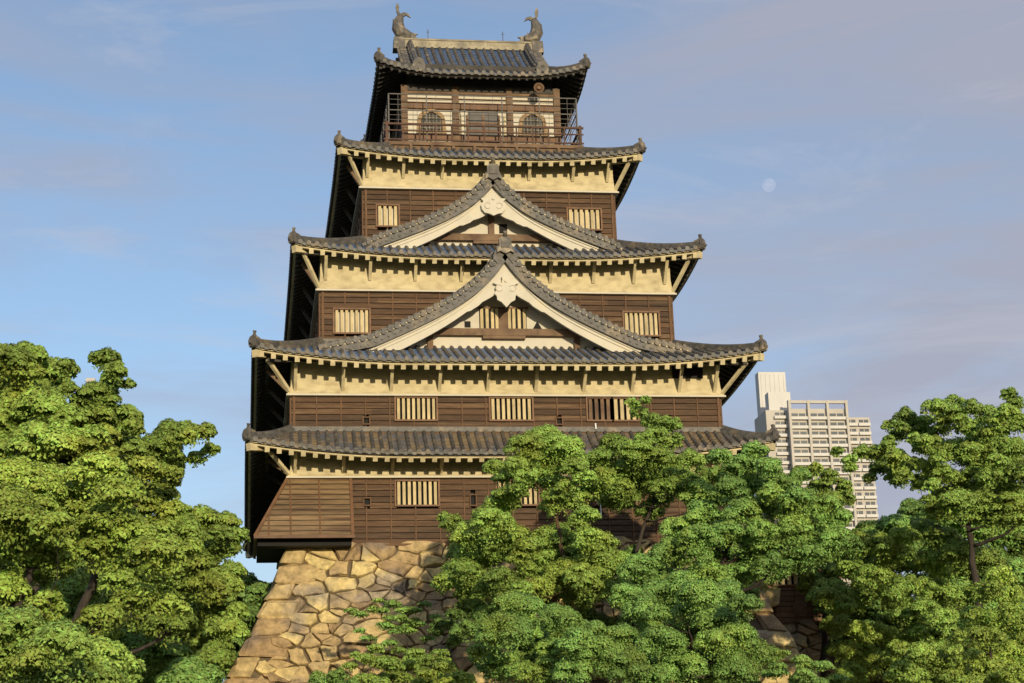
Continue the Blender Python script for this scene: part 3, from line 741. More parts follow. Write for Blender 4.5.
# projecting stone-drop bay at the left corner
by = MB(); P = 1.35
def baycorner(z, f): return
x0, x1 = -10.38, -6.55; zt, zb, zs = Z1B-.02, .16, .62
ti, bi = .05, P
pr = []
n = 11
for i in range(n):
    for (z0, z1) in [(zb+(zt-zb)*i/n, zb+(zt-zb)*(i+1)/n)]:
        def o(z):
            t = (z-zb)/(zt-zb); return P*(1-t)+.08*t
        def xl(z): t = (z-zb)/(zt-zb); return x0*(1-t)+(-9.12)*t
        a = xl(z0); b = xl(z1)
        e = .025
        by.add([(a-e, -o(z0)-e, z0), (x1, -o(z0)-e, z0), (x1, -o(z1), z1), (b, -o(z1), z1)], [(0, 1, 2, 3)], 0)
        by.add([(a-e, -o(z0)-e, z0), (x1, -o(z0)-e, z0), (x1, -o(z0), z0), (a, -o(z0), z0)], [(3, 2, 1, 0)], 0)
        ye = 3.6
        by.add([(a-e, -o(z0)-e, z0), (b, -o(z1), z1), (b, ye, z1), (a-e, ye, z0)], [(0, 1, 2, 3)], 0)
        by.add([(a-e, -o(z0)-e, z0), (a, -o(z0), z0), (a, ye, z0), (a-e, ye, z0)], [(0, 1, 2, 3)], 0)
        by.add([(x1, -o(z0)-e, z0), (x1, -o(z1), z1), (x1, 0.02, z1), (x1, 0.02, z0)], [(0, 3, 2, 1)], 0)
def oo(z): t = (z-zb)/(zt-zb); return P*(1-t)+.08*t
def zl(x): return zb if x > -9.12 else None
by.beam((x0-.02, -P-.05, zb), (-9.12, -.13, zt), .12, .07, 1, (0, -1, .5)); by.beam((x1-.03, -P-.05, zb), (x1-.03, -.13, zt), .12, .07, 1, (0, -1, .5))
for x in (-9.85, -9.0, -7.85):
    t_ = 1.0 if x > -9.1 else (x-x0)/(-9.12-x0); z_ = zb+(zt-zb)*t_-.02
    by.beam((x, -P-.035, zb), (x, -oo(z_)-.035, z_), .06, .05, 1, (0, -1, .5))
for i in range(1, n):
    z0 = zb+(zt-zb)*i/n; t_ = i/n; xa = x0*(1-t_)-9.12*t_
    by.beam((xa, -oo(z0)-.016, z0), (x1, -oo(z0)-.016, z0), .022, .022, 2)
by.box(x0-.05, x1+.05, -P-.08, -P+.03, zb-.08, zb+.03, 1); by.box(x0-.05, x0+.06, -P+.03, 3.6, zb-.08, zb+.03, 1)
by.add([(x0, -P, zb-.03), (x1, -P, zb-.03), (x1, 0.1, zb-.03), (x0, .1, zb-.03)], [(0, 1, 2, 3)], 2)
by.box(x0+.08, -8.9, .1, 3.6, zb-.25, zb-.04, 2)
by.box(x0+.1, x1-.05, -.9, -.2, zb-.30, zb-.04, 2)
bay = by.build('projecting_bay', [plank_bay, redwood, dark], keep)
bay['label'] = 'sloping plank bay flaring out over the stone base at the corner'

# top storey -------------------------------------------------------------
YC0, YC1 = 6.25, 14.35; ZD = 19.52
dk = MB(); dk.box(-4.62, 4.62, 5.2, 15.5, ZD-.17, ZD, 0); dk.box(-4.5, 4.5, 5.3, 15.4, ZD-.36, ZD-.18, 0)
for x in np.linspace(-4.4, 4.4, 10): dk.box(x-.06, x+.06, 5.12, 5.28, ZD-.5, ZD-.18)
balc = dk.build('balcony_deck', timber, keep)
cw = MB(); cw.box(-3.6, 3.6, YC0, YC1, ZD, 22.75, 0); core = cw.build('top_storey_wall', plaster_w, keep)
F5 = Face('F', 3.6, YC0, YC1)
for x in (-3.6, -1.2, 1.35, 3.6):
    q = MB(); F5.box(q, x-.15, x+.15, -.05, .14, ZD, 22.7); q.build('post', timber, keep)
for F, (a, b) in ((F5, (-3.75, 3.75)), (Face('L', 3.6, YC0, YC1), (YC0, YC1)), (Face('R', 3.6, YC0, YC1), (YC0, YC1))):
    for z, h, m_ in ((21.72, .34, redwood), (22.09, .03, timber), (22.37, .12, timber), (22.6, .3, darkwood_shade), (20.15, .3, redwood)):
        q = MB(); F.box(q, a, b, .0, .10+h*.05, z-h/2, z+h/2); q.build('wall_rail', m_, keep)
for sd_ in 'LR':
    F = Face(sd_, 3.6, YC0, YC1)
    q = MB()
    for i in range(13): F.box(q, YC0+.3, YC1-.3, .01, .05, ZD+.15+i*.15, ZD+.25+i*.15)
    q.build('side_planks', plank, keep)
    for y in (YC0+2.7, YC1-2.7, YC1): 
        q = MB(); F.box(q, y-.15, y+.15, -.05, .14, ZD, 22.7); q.build('post', timber, keep)
def arched_window(cx):
    z0, w, h = 20.36, .50, 1.04
    def arch(s, hh, n=9):
        pts = [(-s*1.05, 0), (-s, hh*.35), (-s*.96, hh*.55)]
        for i in range(1, n):
            t = i/n; a = math.pi*(1-t); pts.append((s*.96*math.cos(a), hh*.55+hh*.40*math.sin(a)**.9+(.05*hh if abs(t-.5) < .08 else 0)))
        return pts+[(s*.96, hh*.55), (s, hh*.35), (s*1.05, 0)]
    o1 = arch(w+.16, h+.16); o2 = arch(w, h)
    mb = MB(); k = len(o1)
    for th in (0,):
        v = [F5.p(cx+x, .10, z0+z) for x, z in o1]+[F5.p(cx+x, .10, z0+z) for x, z in o2]+[F5.p(cx+x, .0, z0+z) for x, z in o1]+[F5.p(cx+x, .0, z0+z) for x, z in o2]
        f = []
        for i in range(k-1): f += [(i, i+1, k+i+1, k+i), (i, 2*k+i, 2*k+i+1, i+1), (k+i, k+i+1, 3*k+i+1, 3*k+i)]
        mb.add(v, f)
    mb.box(cx-w-.2, cx+w+.2, YC0-.13, YC0-.005, z0-.1, z0)
    win = mb.build('arched_window', archm, keep)
    q = MB(); q.add([F5.p(cx+x, .02, z0+z) for x, z in o2], [tuple(range(k))]); q.build('window_panel', darkwood_shade, win)
    b = MB()
    for x in (-.42, -.25, -.08, .08, .25, .42): b.box(cx+x-.022, cx+x+.022, YC0-.06, YC0-.03, z0, z0+h*(.92 if abs(x) < .3 else .7))
    for z in (.25, .5, .75): b.box(cx-w*.92, cx+w*.92, YC0-.065, YC0-.055, z0+z-.02, z0+z+.02)
    b.build('lattice_bars', greyw, win)
arched_window(-2.35); arched_window(2.42)
dr = MB(); dr.box(-.62, .78, YC0-.06, YC0-.01, ZD, 21.5, 0)
for x in (-.66, .08, .82): dr.box(x-.05, x+.05, YC0-.11, YC0-.0, ZD, 21.3, 1)
for z in (20.0, 20.5, 20.9): dr.box(-.6, .76, YC0-.10, YC0-.06, z-.03, z+.03, 1)
dr.build('door', [metal, redwood], keep)
for x in (-.98, 1.1):
    q = MB(); q.box(x-.05, x+.05, YC0-.09, YC0-.002, ZD, 21.3); q.build('door_post', pale, keep)

# railing
def railing(a, b, name='railing'):
    mb = MB(); a = Vector(a); b = Vector(b); n = max(1, int(round((b-a).length/.72)))
    d = (b-a).normalized()
    for z, w in ((.88, .09), (.56, .055), (.12, .06)): mb.beam(a+Vector((0, 0, z))-d*.15, b+Vector((0, 0, z))+d*.15, w, w)
    for i in range(n+1):
        p = a+(b-a)*i/n; mb.beam(p, p+Vector((0, 0, .86 if 0 < i < n else 1.0)), .065 if 0 < i < n else .12, .07, 0, (0, 1, 0))
    return mb.build(name, railm, balc)
zd = ZD+.002
railing((-4.5, 5.3, zd), (4.5, 5.3, zd)); railing((-4.5, 5.42, zd), (-4.5, 15.3, zd)); railing((4.5, 5.42, zd), (4.5, 15.3, zd)); railing((-4.5, 15.35, zd), (4.5, 15.35, zd))
# safety cage around the balcony: thin square tubes and wires
def cage(a, b):
    mb = MB(); a = Vector(a); b = Vector(b); n = max(2, int(round((b-a).length/1.72)))
    for z in (1.62, 2.42): mb.beam(a+Vector((0, 0, z)), b+Vector((0, 0, z)), .045, .045)
    for z in (1.15, 1.38, 1.9, 2.15): mb.beam(a+Vector((0, 0, z)), b+Vector((0, 0, z)), .018, .018)
    for i in range(n+1): p = a+(b-a)*i/n; mb.beam(p, p+Vector((0, 0, 2.42)), .045, .045, 0, (0, 1, 0))
    for i in range(2*n): p = a+(b-a)*(i+.5)/(2*n); mb.beam(p+Vector((0, 0, .9)), p+Vector((0, 0, 2.42)), .016, .016, 0, (0, 1, 0))
    return mb.build('safety_frame', metal, balc)
cage((-4.4, 5.44, zd), (4.4, 5.44, zd)); cage((-4.38, 5.5, zd), (-4.38, 15.2, zd)); cage((4.38, 5.5, zd), (4.38, 15.2, zd))

# top roof: hip and gable -------------------------------------------------
EX, EY0, EY1 = 4.92, 4.94, 15.66; YM = (EY0+EY1)/2; RUN = YM-EY0; ZE = 22.90; ZR = 26.62; GXH = 3.3
def f5(d): t = d/RUN; return ZE+(ZR-ZE)*(.68*t+.32*t*t)
def up5(c, d): k = max(0, 1-c/3.2); return .55*k*k*max(0, 1-d/1.62)
def posF(u, d): return (u, EY0+d, f5(d)+up5(EX-abs(u), d))
def posB(u, d): return (u, EY1-d, f5(d)+up5(EX-abs(u), d))
def cy(u): return min(u-EY0, EY1-u)
def posL(u, d): return (-EX+d, u, f5(d)+up5(cy(u), d))
def posR(u, d): return (EX-d, u, f5(d)+up5(cy(u), d))
HIP = EX-GXH
mb = MB()
for P_ in (posF, posB):
    tiles(mb, -GXH, GXH, P_, lambda u: RUN); tiles(mb, -EX, -GXH, P_, lambda u: max(0, EX-abs(u))); tiles(mb, GXH, EX, P_, lambda u: max(0, EX-abs(u)))
for P_ in (posL, posR): tiles(mb, EY0, EY1, P_, lambda u: max(0, min(HIP, cy(u))))
roof5 = mb.build('top_roof', [tile_c, tile_p], keep)
un = MB()
for P_, a, b, D in ((posF, -EX, EX, HIP), (posB, -EX, EX, HIP), (posL, EY0, EY1, HIP), (posR, EY0, EY1, HIP)):
    n = 30; v = []
    for i in range(n+1):
        u = a+(b-a)*i/n; c = EX-abs(u) if P_ in (posF, posB) else cy(u)
        for t in (0, .5, 1): q = P_(u, t*min(D, max(0, c))); v.append((q[0], q[1], q[2]-.16))
    un.add(v, [(i*3+j, i*3+j+1, i*3+j+4, i*3+j+3) for i in range(n) for j in (0, 1)])
un.build('soffit', darkwood_shade, roof5)
eb = MB(); rf = MB()
for P_, a, b, inn in ((posF, -EX, EX, (0, 1)), (posB, -EX, EX, (0, -1)), (posL, EY0, EY1, (1, 0)), (posR, EY0, EY1, (-1, 0))):
    n = 40; v = []
    for i in range(n+1):
        u = a+.1+(b-a-.2)*i/n; q = P_(u, 0)
        for o, dz in ((.09, -.09), (.09, -.19), (.19, -.21), (.19, -.10)): v.append((q[0]+inn[0]*o, q[1]+inn[1]*o, q[2]+dz))
    eb.add(v, [(i*4+j, i*4+(j+1) % 4, (i+1)*4+(j+1) % 4, (i+1)*4+j) for i in range(n) for j in range(4)])
    n = int((b-a-.6)/.36)
    for i in range(n+1):
        u = a+.3+(b-a-.6)*i/n; c = EX-abs(u) if P_ in (posF, posB) else cy(u); D = min(1.4, c)
        p0 = np.array(P_(u, .1)); p1 = np.array(P_(u, D)); p0[2] -= .26; p1[2] -= .26; rf.beam(p0, p1, .11, .12)
eb.build('eave_board', darkwood_shade, keep); rf.build('rafters', darkwood_shade, keep)
ec = MB(); ec.box(-3.45, 3.45, YC0+.1, YC1-.1, 22.7, 23.9); ec.build('roof_core', darkwood_shade, keep)
for sx in (-1, 1):
    for yf, sy in ((EY0, 1), (EY1, -1)):
        hb = MB(); pts = []
        for d in np.linspace(0, HIP, 6): pts.append((sx*(EX-d), yf+sy*d, f5(d)+up5(d, d)))
        hb.sweep(pts, RIDGE); hb.build('hip_ridge', tile_c, roof5)
        d = Vector(pts[0])-Vector(pts[1]); d.z *= .3; corner_ornament(roof5, pts[0], d)
        # descending ridge down the main slope, with its end tile
        db = MB(); xx = sx*(GXH-.38); pts = [(xx, yf+sy*d, f5(d)) for d in np.linspace(.95, RUN-.1, 9)]
        db.sweep(pts, [(-.17, -.1), (.17, -.1), (.17, .2), (.1, .26), (.1, .34), (0, .42), (-.1, .34), (-.1, .26), (-.17, .2)])
        db.extr([(-.26, -.12), (.26, -.12), (.3, .2), (.2, .5), (0, .6), (-.2, .5), (-.3, .2)], (xx, yf+sy*.95, f5(.95)), (1, 0, 0), (0, 0, 1), (0, -sy, 0), .14)
        db.build('descending_ridge', tile_o, roof5)
    # gable end of the top roof
    gb = MB(); ys = np.linspace(HIP, RUN, 10); poly = [(EY0+d, f5(d)-.02) for d in ys]+[(EY1-d, f5(d)-.02) for d in ys[::-1][1:]]
    k = len(poly); v = [(sx*(GXH-.25), y, z) for y, z in poly]+[(sx*(GXH-.1), y, z) for y, z in poly]
    gb.add(v, [tuple(range(k)), tuple(range(k, 2*k))]+[(i, (i+1) % k, k+(i+1) % k, k+i) for i in range(k)]); gb.build('gable_end', plaster_w, roof5)
    vb = MB()
    for ym, sy in ((EY0, 1), (EY1, -1)):
        pts = [(sx*(GXH+.02), ym+sy*d, f5(d)+.0) for d in np.linspace(HIP-.4, RUN, 10)]
        vb.sweep(pts, [(-.14, -.34), (.14, -.34), (.14, .1), (-.14, .1)])
        for d in np.linspace(HIP-.2, RUN-.2, 12): vb.disc((sx*(GXH+.12), ym+sy*d, f5(d)-.02), (sx, 0, 0), .11, .16, 0, 8)
    vb.build('verge_tiles', tile_o, roof5)
rg = MB(); rg.box(-3.42, 3.42, YM-.26, YM+.26, ZR-.16, ZR+.02); rg.box(-3.42, 3.42, YM-.2, YM+.2, ZR+.02, ZR+.26)
rg.sweep([(-3.42, YM, ZR+.26), (3.42, YM, ZR+.26)], [(-.24, 0), (.24, 0), (.2, .08), (.1, .15), (-.1, .15), (-.2, .08)])
for x in np.arange(-3.3, 3.4, .36): rg.disc((x, YM-.2, ZR+.08), (0, -1, 0), .085, .05, 0, 8)
rg.build('main_ridge', ridge_m, roof5)
for sx in (-1, 1):
    fb = MB(); X = sx*3.45; i = -sx
    # fish body rising from its head, tail curling inwards
    pth = [(X+i*.62, .22), (X+i*.38, .26), (X+i*.12, .35), (X-i*.02, .62), (X-i*.02, .95), (X+i*.06, 1.2), (X+i*.10, 1.38)]
    fb.tube([(x, YM, ZR+.32+z) for x, z in pth], .24, 0, 9, [.8, 1.2, 1.45, 1.4, 1.15, .85, .5], up=(0, 1, 0))
    def fin(poly): fb.extr(poly, (X, YM-.05, ZR+.32), (i, 0, 0), (0, 0, 1), (0, 1, 0), .10)
    fin([(.02, 1.25), (.12, 1.3), (.02, 1.55), (.04, 1.8), (-.06, 2.0), (-.14, 1.8), (-.10, 1.5)])
    fin([(.04, 1.22), (.16, 1.22), (.38, 1.34), (.60, 1.22), (.50, 1.42), (.28, 1.50), (.08, 1.42)])
    for z in (.45, .72, .98): fin([(-.18, z-.12), (-.12, z+.12), (-.30, z+.12)])
    fin([(.30, .40), (.45, .62), (.52, .38)])
    fin([(.55, .05), (.92, .12), (.78, .24), (.95, .34), (.6, .42)])
    fb.extr([(-.30, -.5), (.30, -.5), (.26, .12), (-.26, .12)], (X-i*.0, YM-.31, ZR+.25), (1, 0, 0), (0, 0, 1), (0, 1, 0), .66)
    fb.build('fish_finial', tile_o, roof5)
    lr = MB(); xx = sx*1.35; 
for xx in (-2.0, 1.75):
    lr = MB(); lr.tube([(xx, YM, ZR+.36), (xx, YM, ZR+.95)], .018, 0, 5); lr.beam((xx-.08, YM, ZR+.8), (xx+.08, YM, ZR+.8), .02, .02); lr.build('lightning_rod', metal, roof5)
# drainpipe
dp = MB(); dp.tube([(3.55, -.16, 5.0), (3.55, -.20, 4.75)], .035, 0, 8); dp.tube([(3.62, -.16, 1.0), (3.62, -.16, 2.4)], .03, 0, 8)
dp.build('drainpipe', whitep, keep)
# open shutter near the right end of the second band
q = MB(); q.box(6.95, 8.25, -.12, -.035, 6.98, 7.5); q.build('dark_hatch', dark, keep)

# loudspeaker under the top eave
ls = thing('loudspeaker', (2.62, 5.3, 22.35), 'round brass coloured loudspeaker hanging under the top eave at the right', 'loudspeaker')
mb = MB(); c = Vector((2.62, 5.3, 22.35))
rings = [(.08, .25), (.09, .1), (.15, 0), (.22, -.08), (.25, -.10), (.20, -.08), (.09, .04)]
k = 16; v = []
for r_, dy in rings:
    for i in range(k): a = 2*math.pi*i/k; v.append((c.x+r_*math.cos(a), c.y+dy, c.z+r_*math.sin(a)))
mb.add(v, [(j*k+i, j*k+(i+1) % k, (j+1)*k+(i+1) % k, (j+1)*k+i) for j in range(len(rings)-1) for i in range(k)])
mb.build('horn', timber, ls)
q = MB(); q.disc((c.x, c.y+.04, c.z), (0, -1, 0), .08, .14); q.build('driver', redwood, ls)
q = MB(); q.tube([(c.x, c.y+.15, c.z+.1), (c.x, c.y+.15, c.z+.62)], .025); q.build('bracket', metal, ls)

# ------------------------------------------------------------------ side turrets
def turret(name, cx, hx, y0, y1, z0, z1, rz, label, win):
    t = thing(name, (cx, (y0+y1)/2, z0), label, 'turret')
    F = Face('F', hx, y0, y1, cx)
    plank_wall(t, hx, y0, y1, z0, z1, {'F': win}, cx=cx, mats=[redwood, batten, dark])
    for w in win: lattice_window(t, F, *w, nb=6)
    sk = Skirt(hx+.8, y0-.8, y1+.8, .3, (y0+y1)/2-.3, (y0+y1)/2+.3, z1+.05, rz, U=.3, K=1.2, conc=.2)
    class Sh: pass
    o = MB(); pos0 = sk.pos
    def shift(side): 
        p = pos0(side)
        return lambda u, d: (lambda q: (q[0]+cx, q[1], q[2]))(p(u, d))
    sk.pos = shift; hip0 = sk.hip; sk.hip = lambda sx, fr, tt: (lambda q: (q[0]+cx, q[1], q[2]))(hip0(sx, fr, tt))
    for sd_ in 'FLRB': a, b = sk.rng(sd_); tiles(o, a, b, sk.pos(sd_), sk.dmax(sd_))
    rf_ = o.build('tile_roof', [tile_c, tile_p], t)
    for sx in (-1, 1):
        for fr in (True, False):
            h = MB(); h.sweep([sk.hip(sx, fr, q) for q in np.linspace(0, 1, 8)], RIDGE); h.build('hip_ridge', tile_c, rf_)
    e = MB(); zt_ = z1+.02
    e.box(cx-hx-.7, cx+hx+.7, y0-.7, y1+.7, zt_-.22, zt_-.05); e.build('eave_board', pale, t)
    e = MB()
    for x in np.arange(cx-hx-.5, cx+hx+.6, .3): e.box(x-.05, x+.05, y0-.76, y0-.02, zt_-.34, zt_-.22)
    e.build('rafters', pale, t)
    return t, F
t1, Ft = turret('corner_turret', 14.3, 1.95, 9, 15, -2.2, .75, 2.6, 'small low reddish plank turret with yellow window bars right of the stone base', [(-1.0, .9, -.45, .45)])
stone_base('stone_base', 12.35, 16.25, 9.0, 15.0, -2.26, 11.7, 'small yellowish stone base under the reddish plank turret')
fan = MB(); cc = at(781, 628, 8.9); fan.disc((14.5, 8.93, -1.55), (0, -1, 0), .36, .05, 0, 16); fan.disc((14.5, 8.87, -1.55), (0, -1, 0), .25, .03, 1, 16)
fan.build('round_vent', [timber, redwood], t1)
t2, _ = turret('rear_turret', 17.6, 3.2, 22, 30, -2.5, 3.2, 5.6, 'grey tiled turret roof half hidden behind the tall trees right of the keep', [(-1.5, .5, 1.2, 2.4)])
stone_base('stone_base', 14.4, 20.8, 22, 30, -2.55, 11.4, 'stone base of the grey roofed turret behind the right hand trees')

# ------------------------------------------------------------------ far city
def dup(o, parent, loc):
    c = o.copy(); COL.objects.link(c); c.parent = parent; c.location = loc; return c
YA = 640.
def ax(px, py): return at(px, py, YA)
def apartment():
    A = ax(789, 401); B = ax(846, 401); C_ = ax(872, 406); D_ = ax(757, 398); T0 = at(758, 372, YA+26); T1 = at(785, 372, YA+26)
    fh = 3.18*float((ax(820, 440)[2]-ax(820, 449.1)[2]) and 1); fh = float(ax(820, 440)[2]-ax(820, 449.15)[2])
    ztop = A[2]; base = (float(A[0]), YA, GZ)
    t = thing('apartment_tower', base, 'very tall pale apartment tower with rows of balconies rising beyond the trees', 'apartment building')
    body = MB(); dep = 22
    body.box(A[0], B[0], YA+1.6, YA+dep, GZ, ztop-fh*.75, 0)
    body.box(B[0], C_[0], YA+4.2, YA+dep, GZ, C_[2]-fh, 0)
    body.box(ax(768, 400)[0], A[0], YA+4.5, YA+dep, GZ, ax(775, 403)[2]-fh*.5, 0)
    body.build('wall', concrete, t)
    # stair and lift tower with vertical cladding joints
    tw = MB(); tw.box(T0[0], T1[0], YA+26, YA+31, GZ, T0[2], 0)
    for i in range(6): x = T0[0]+(T1[0]-T0[0])*(i+.5)/6; tw.box(x-.08, x+.08, YA+25.9, YA+26.0, GZ, T0[2]-1, 1)
    x2 = at(768, 392, YA+8); x3 = at(790, 392, YA+8); tw.box(x2[0], x3[0], YA+8, YA+13, GZ, x2[2], 0)
    tw.build('core_tower', [concrete_w, concrete_d], t)
    # frame of piers and the open crown
    W3 = (B[0]-A[0])/3
    for i in range(4):
        p = MB(); x = A[0]+i*W3; p.box(x-.5, x+.5, YA-.3, YA+1.58, GZ, ztop+.4); p.build('pier', concrete, t)
    p = MB(); p.box(A[0]+.36, B[0]-.36, YA-.1, YA+1.0, ztop-.9, ztop+.3); p.build('crown_beam', concrete, t)
    bal = {}
    def unit(w):
        b = MB(); b.box(-w/2, w/2, -1.4, 0, 0, .22); b.box(-w/2, w/2, -1.4, -1.25, .22, 1.25); b.box(-w/2, -w/2+.12, -1.25, 0, .22, 1.15)
        o = b.build('balcony', concrete_w, t); g_ = MB(); g_.box(-w*.4, -w*.03, -.06, .05, .3, fh*.74, 0); g_.box(w*.03, w*.4, -.06, .05, .3, fh*.74, 0)
        q = g_.build('window', glass, t); return o, q
    for (u, xw, yw, zt, nfl) in ((W3-.8, [A[0]+W3*(i+.5) for i in range(3)], YA+1.6, ztop-fh, 18),
                                  ((C_[0]-B[0])/2-.4, [B[0]+(C_[0]-B[0])*(i+.5)/2 for i in range(2)], YA+4.2, C_[2]-fh, 14),
                                  (ax(789, 400)[0]-ax(775, 400)[0]-.6, [(ax(789, 400)[0]+ax(775, 400)[0])/2], YA+4.5, ax(775, 403)[2]-fh*.5, 12)):
        o, q = unit(u); first = True
        for k in range(nfl):
            for x in xw:
                loc = (x-base[0], yw-base[1], zt-fh*(k+1)-base[2])
                # slightly different recess for the stepped wing
                if first: o.location = loc; q.location = loc; first = False
                else: dup(o, t, loc); dup(q, t, loc)
    return t
# unit() builds at the parent's origin, so compensate the builder's parent shift
_old = MB.build
def _b(s, name, mats, parent=None, smooth=False, loc=None):
    if name in ('balcony',) or (name == 'window' and mats is glass):
        o = _old(s, name, mats, None); o.parent = parent; return o
    return _old(s, name, mats, parent, smooth, loc)
MB.build = _b
apartment()
lb_ = at(88, 377, 420.)
t = thing('city_block', (float(lb_[0]), 420, GZ), 'pale city building top barely showing between the left tree crowns', 'building')
b = MB(); e = at(86, 378, 420.); f_ = at(95, 378, 420.); b.box(e[0], f_[0], 420, 426, e[2]-3, e[2]); m1 = at(76, 391, 420.); m2 = at(104, 391, 420.)
b.box(m1[0], m2[0], 419, 434, GZ, m1[2]); b.build('wall', concrete, t)
for i in range(2):
    w = MB(); x = e[0]+(f_[0]-e[0])*(.3+.4*i); w.box(x-.4, x+.4, 419.9, 419.99, e[2]-2.2, e[2]-1.2); w.build('window', glass, t)

# moon
mo = bpy.data.meshes.new('moon'); 
mm = at(769, 185, 9000.); mb = MB(); k = 24; v = []; rr = 7.5*9000/FPX
for j in range(13):
    for i in range(k): th = math.pi*j/12; ph = 2*math.pi*i/k; v.append((mm[0]+rr*math.sin(th)*math.cos(ph), mm[1]+rr*math.sin(th)*math.sin(ph), mm[2]+rr*math.cos(th)))
mb.add(v, [(j*k+i, j*k+(i+1) % k, (j+1)*k+(i+1) % k, (j+1)*k+i) for j in range(12) for i in range(k)])
moonm = bpy.data.materials.new('moon'); moonm.use_nodes = True; nn = moonm.node_tree.nodes; ll = moonm.node_tree.links
em = nn.new('ShaderNodeEmission'); tr = nn.new('ShaderNodeBsdfTransparent'); ms = nn.new('ShaderNodeMixShader'); nz = nn.new('ShaderNodeTexNoise'); nz.inputs['Scale'].default_value = .012
tcm = nn.new('ShaderNodeTexCoord'); ll.new(tcm.outputs['Object'], nz.inputs['Vector'])
mrr = nn.new('ShaderNodeMapRange'); mrr.inputs['From Min'].default_value = .35; mrr.inputs['From Max'].default_value = .65; mrr.inputs['To Min'].default_value = .0; mrr.inputs['To Max'].default_value = .20; ll.new(nz.outputs['Fac'], mrr.inputs['Value'])
em.inputs['Color'].default_value = (.62, .62, .72, 1); em.inputs['Strength'].default_value = 1.0
ll.new(mrr.outputs[0], ms.inputs[0]); ll.new(tr.outputs[0], ms.inputs[1]); ll.new(em.outputs[0], ms.inputs[2]); ll.new(ms.outputs[0], nn['Material Output'].inputs['Surface'])
o = mb.build('moon', moonm, smooth=True, loc=tuple(mm)); tag(o, 'pale round daytime moon in the sky right of the keep', 'moon')

# ------------------------------------------------------------------ trees
def leaves(name, centers, mats, parent, size, tones=None):
    """centers: arrays of leaf position, normal"""
    P, Nn = centers; n = len(P)
    a = rng.normal(size=(n, 3)); a -= (a*Nn).sum(1)[:, None]*Nn; a /= np.linalg.norm(a, axis=1)[:, None]+1e-9
    b = np.cross(Nn, a); s = size*.84*rng.uniform(.6, 1.25, n)[:, None]
    V = np.empty((n, 4, 3)); V[:, 0] = P-a*s; V[:, 1] = P+b*s*.55+a*s*.1; V[:, 2] = P+a*s; V[:, 3] = P-b*s*.55+a*s*.1
    V[:, 2] += -Nn*s*.25
    pl_ = np.array(world_loc(parent)); V -= pl_
    me = bpy.data.meshes.new(name); me.vertices.add(4*n); me.vertices.foreach_set('co', V.ravel())
    me.loops.add(4*n); me.loops.foreach_set('vertex_index', np.arange(4*n, dtype=np.int32))
    me.polygons.add(n); me.polygons.foreach_set('loop_start', np.arange(0, 4*n, 4, dtype=np.int32)); me.polygons.foreach_set('loop_total', np.full(n, 4, dtype=np.int32))
    me.materials.append(mats); me.update(calc_edges=True)
    at_ = me.attributes.new('tone', 'FLOAT', 'FACE'); at_.data.foreach_set('value', tones.astype(np.float32))
    o = bpy.data.objects.new(name, me); COL.objects.link(o); o.parent = parent
    return o
def puff_leaves(c, r, dens, flat=.75):
    dens = dens*1.45
    """a cauliflower-like foliage clump: small domes over a larger dome"""
    m = int(18+9*r); d = rng.normal(size=(m, 3)); d /= np.linalg.norm(d, axis=1)[:, None]; d[:, 2] = np.where(d[:, 2] < -.15, -d[:, 2], d[:, 2])
    rad = rng.uniform(.60, .78, m)[:, None]*r
    sc = c+d*rad*np.array([1, 1, flat]); sr = r*rng.uniform(.26, .44, m)
    Ps = []; Ns = []
    for q, s_ in zip(sc, sr):
        k = int(dens*s_*s_*4*math.pi*.75)+4; e = rng.normal(size=(k, 3)); e /= np.linalg.norm(e, axis=1)[:, None]
        e[:, 2] = np.where(e[:, 2] < -.25, -e[:, 2]*.6, e[:, 2])
        Ps.append(q+e*s_*rng.uniform(.86, 1.07, k)[:, None]*np.array([1, 1, .9]))
        nn_ = e*1.0+np.array([0, -.1, .25])+rng.normal(size=(k, 3))*.26; Ns.append(nn_/np.linalg.norm(nn_, axis=1)[:, None])
    # sparse inner filling
    k = int(dens*r*r*2.2); e = rng.normal(size=(k, 3)); e /= np.linalg.norm(e, axis=1)[:, None]
    Ps.append(c+e*r*rng.uniform(.1, .75, k)[:, None]*np.array([1, 1, flat])); nn_ = rng.normal(size=(k, 3)); Ns.append(nn_/np.linalg.norm(nn_, axis=1)[:, None])
    return np.concatenate(Ps), np.concatenate(Ns)
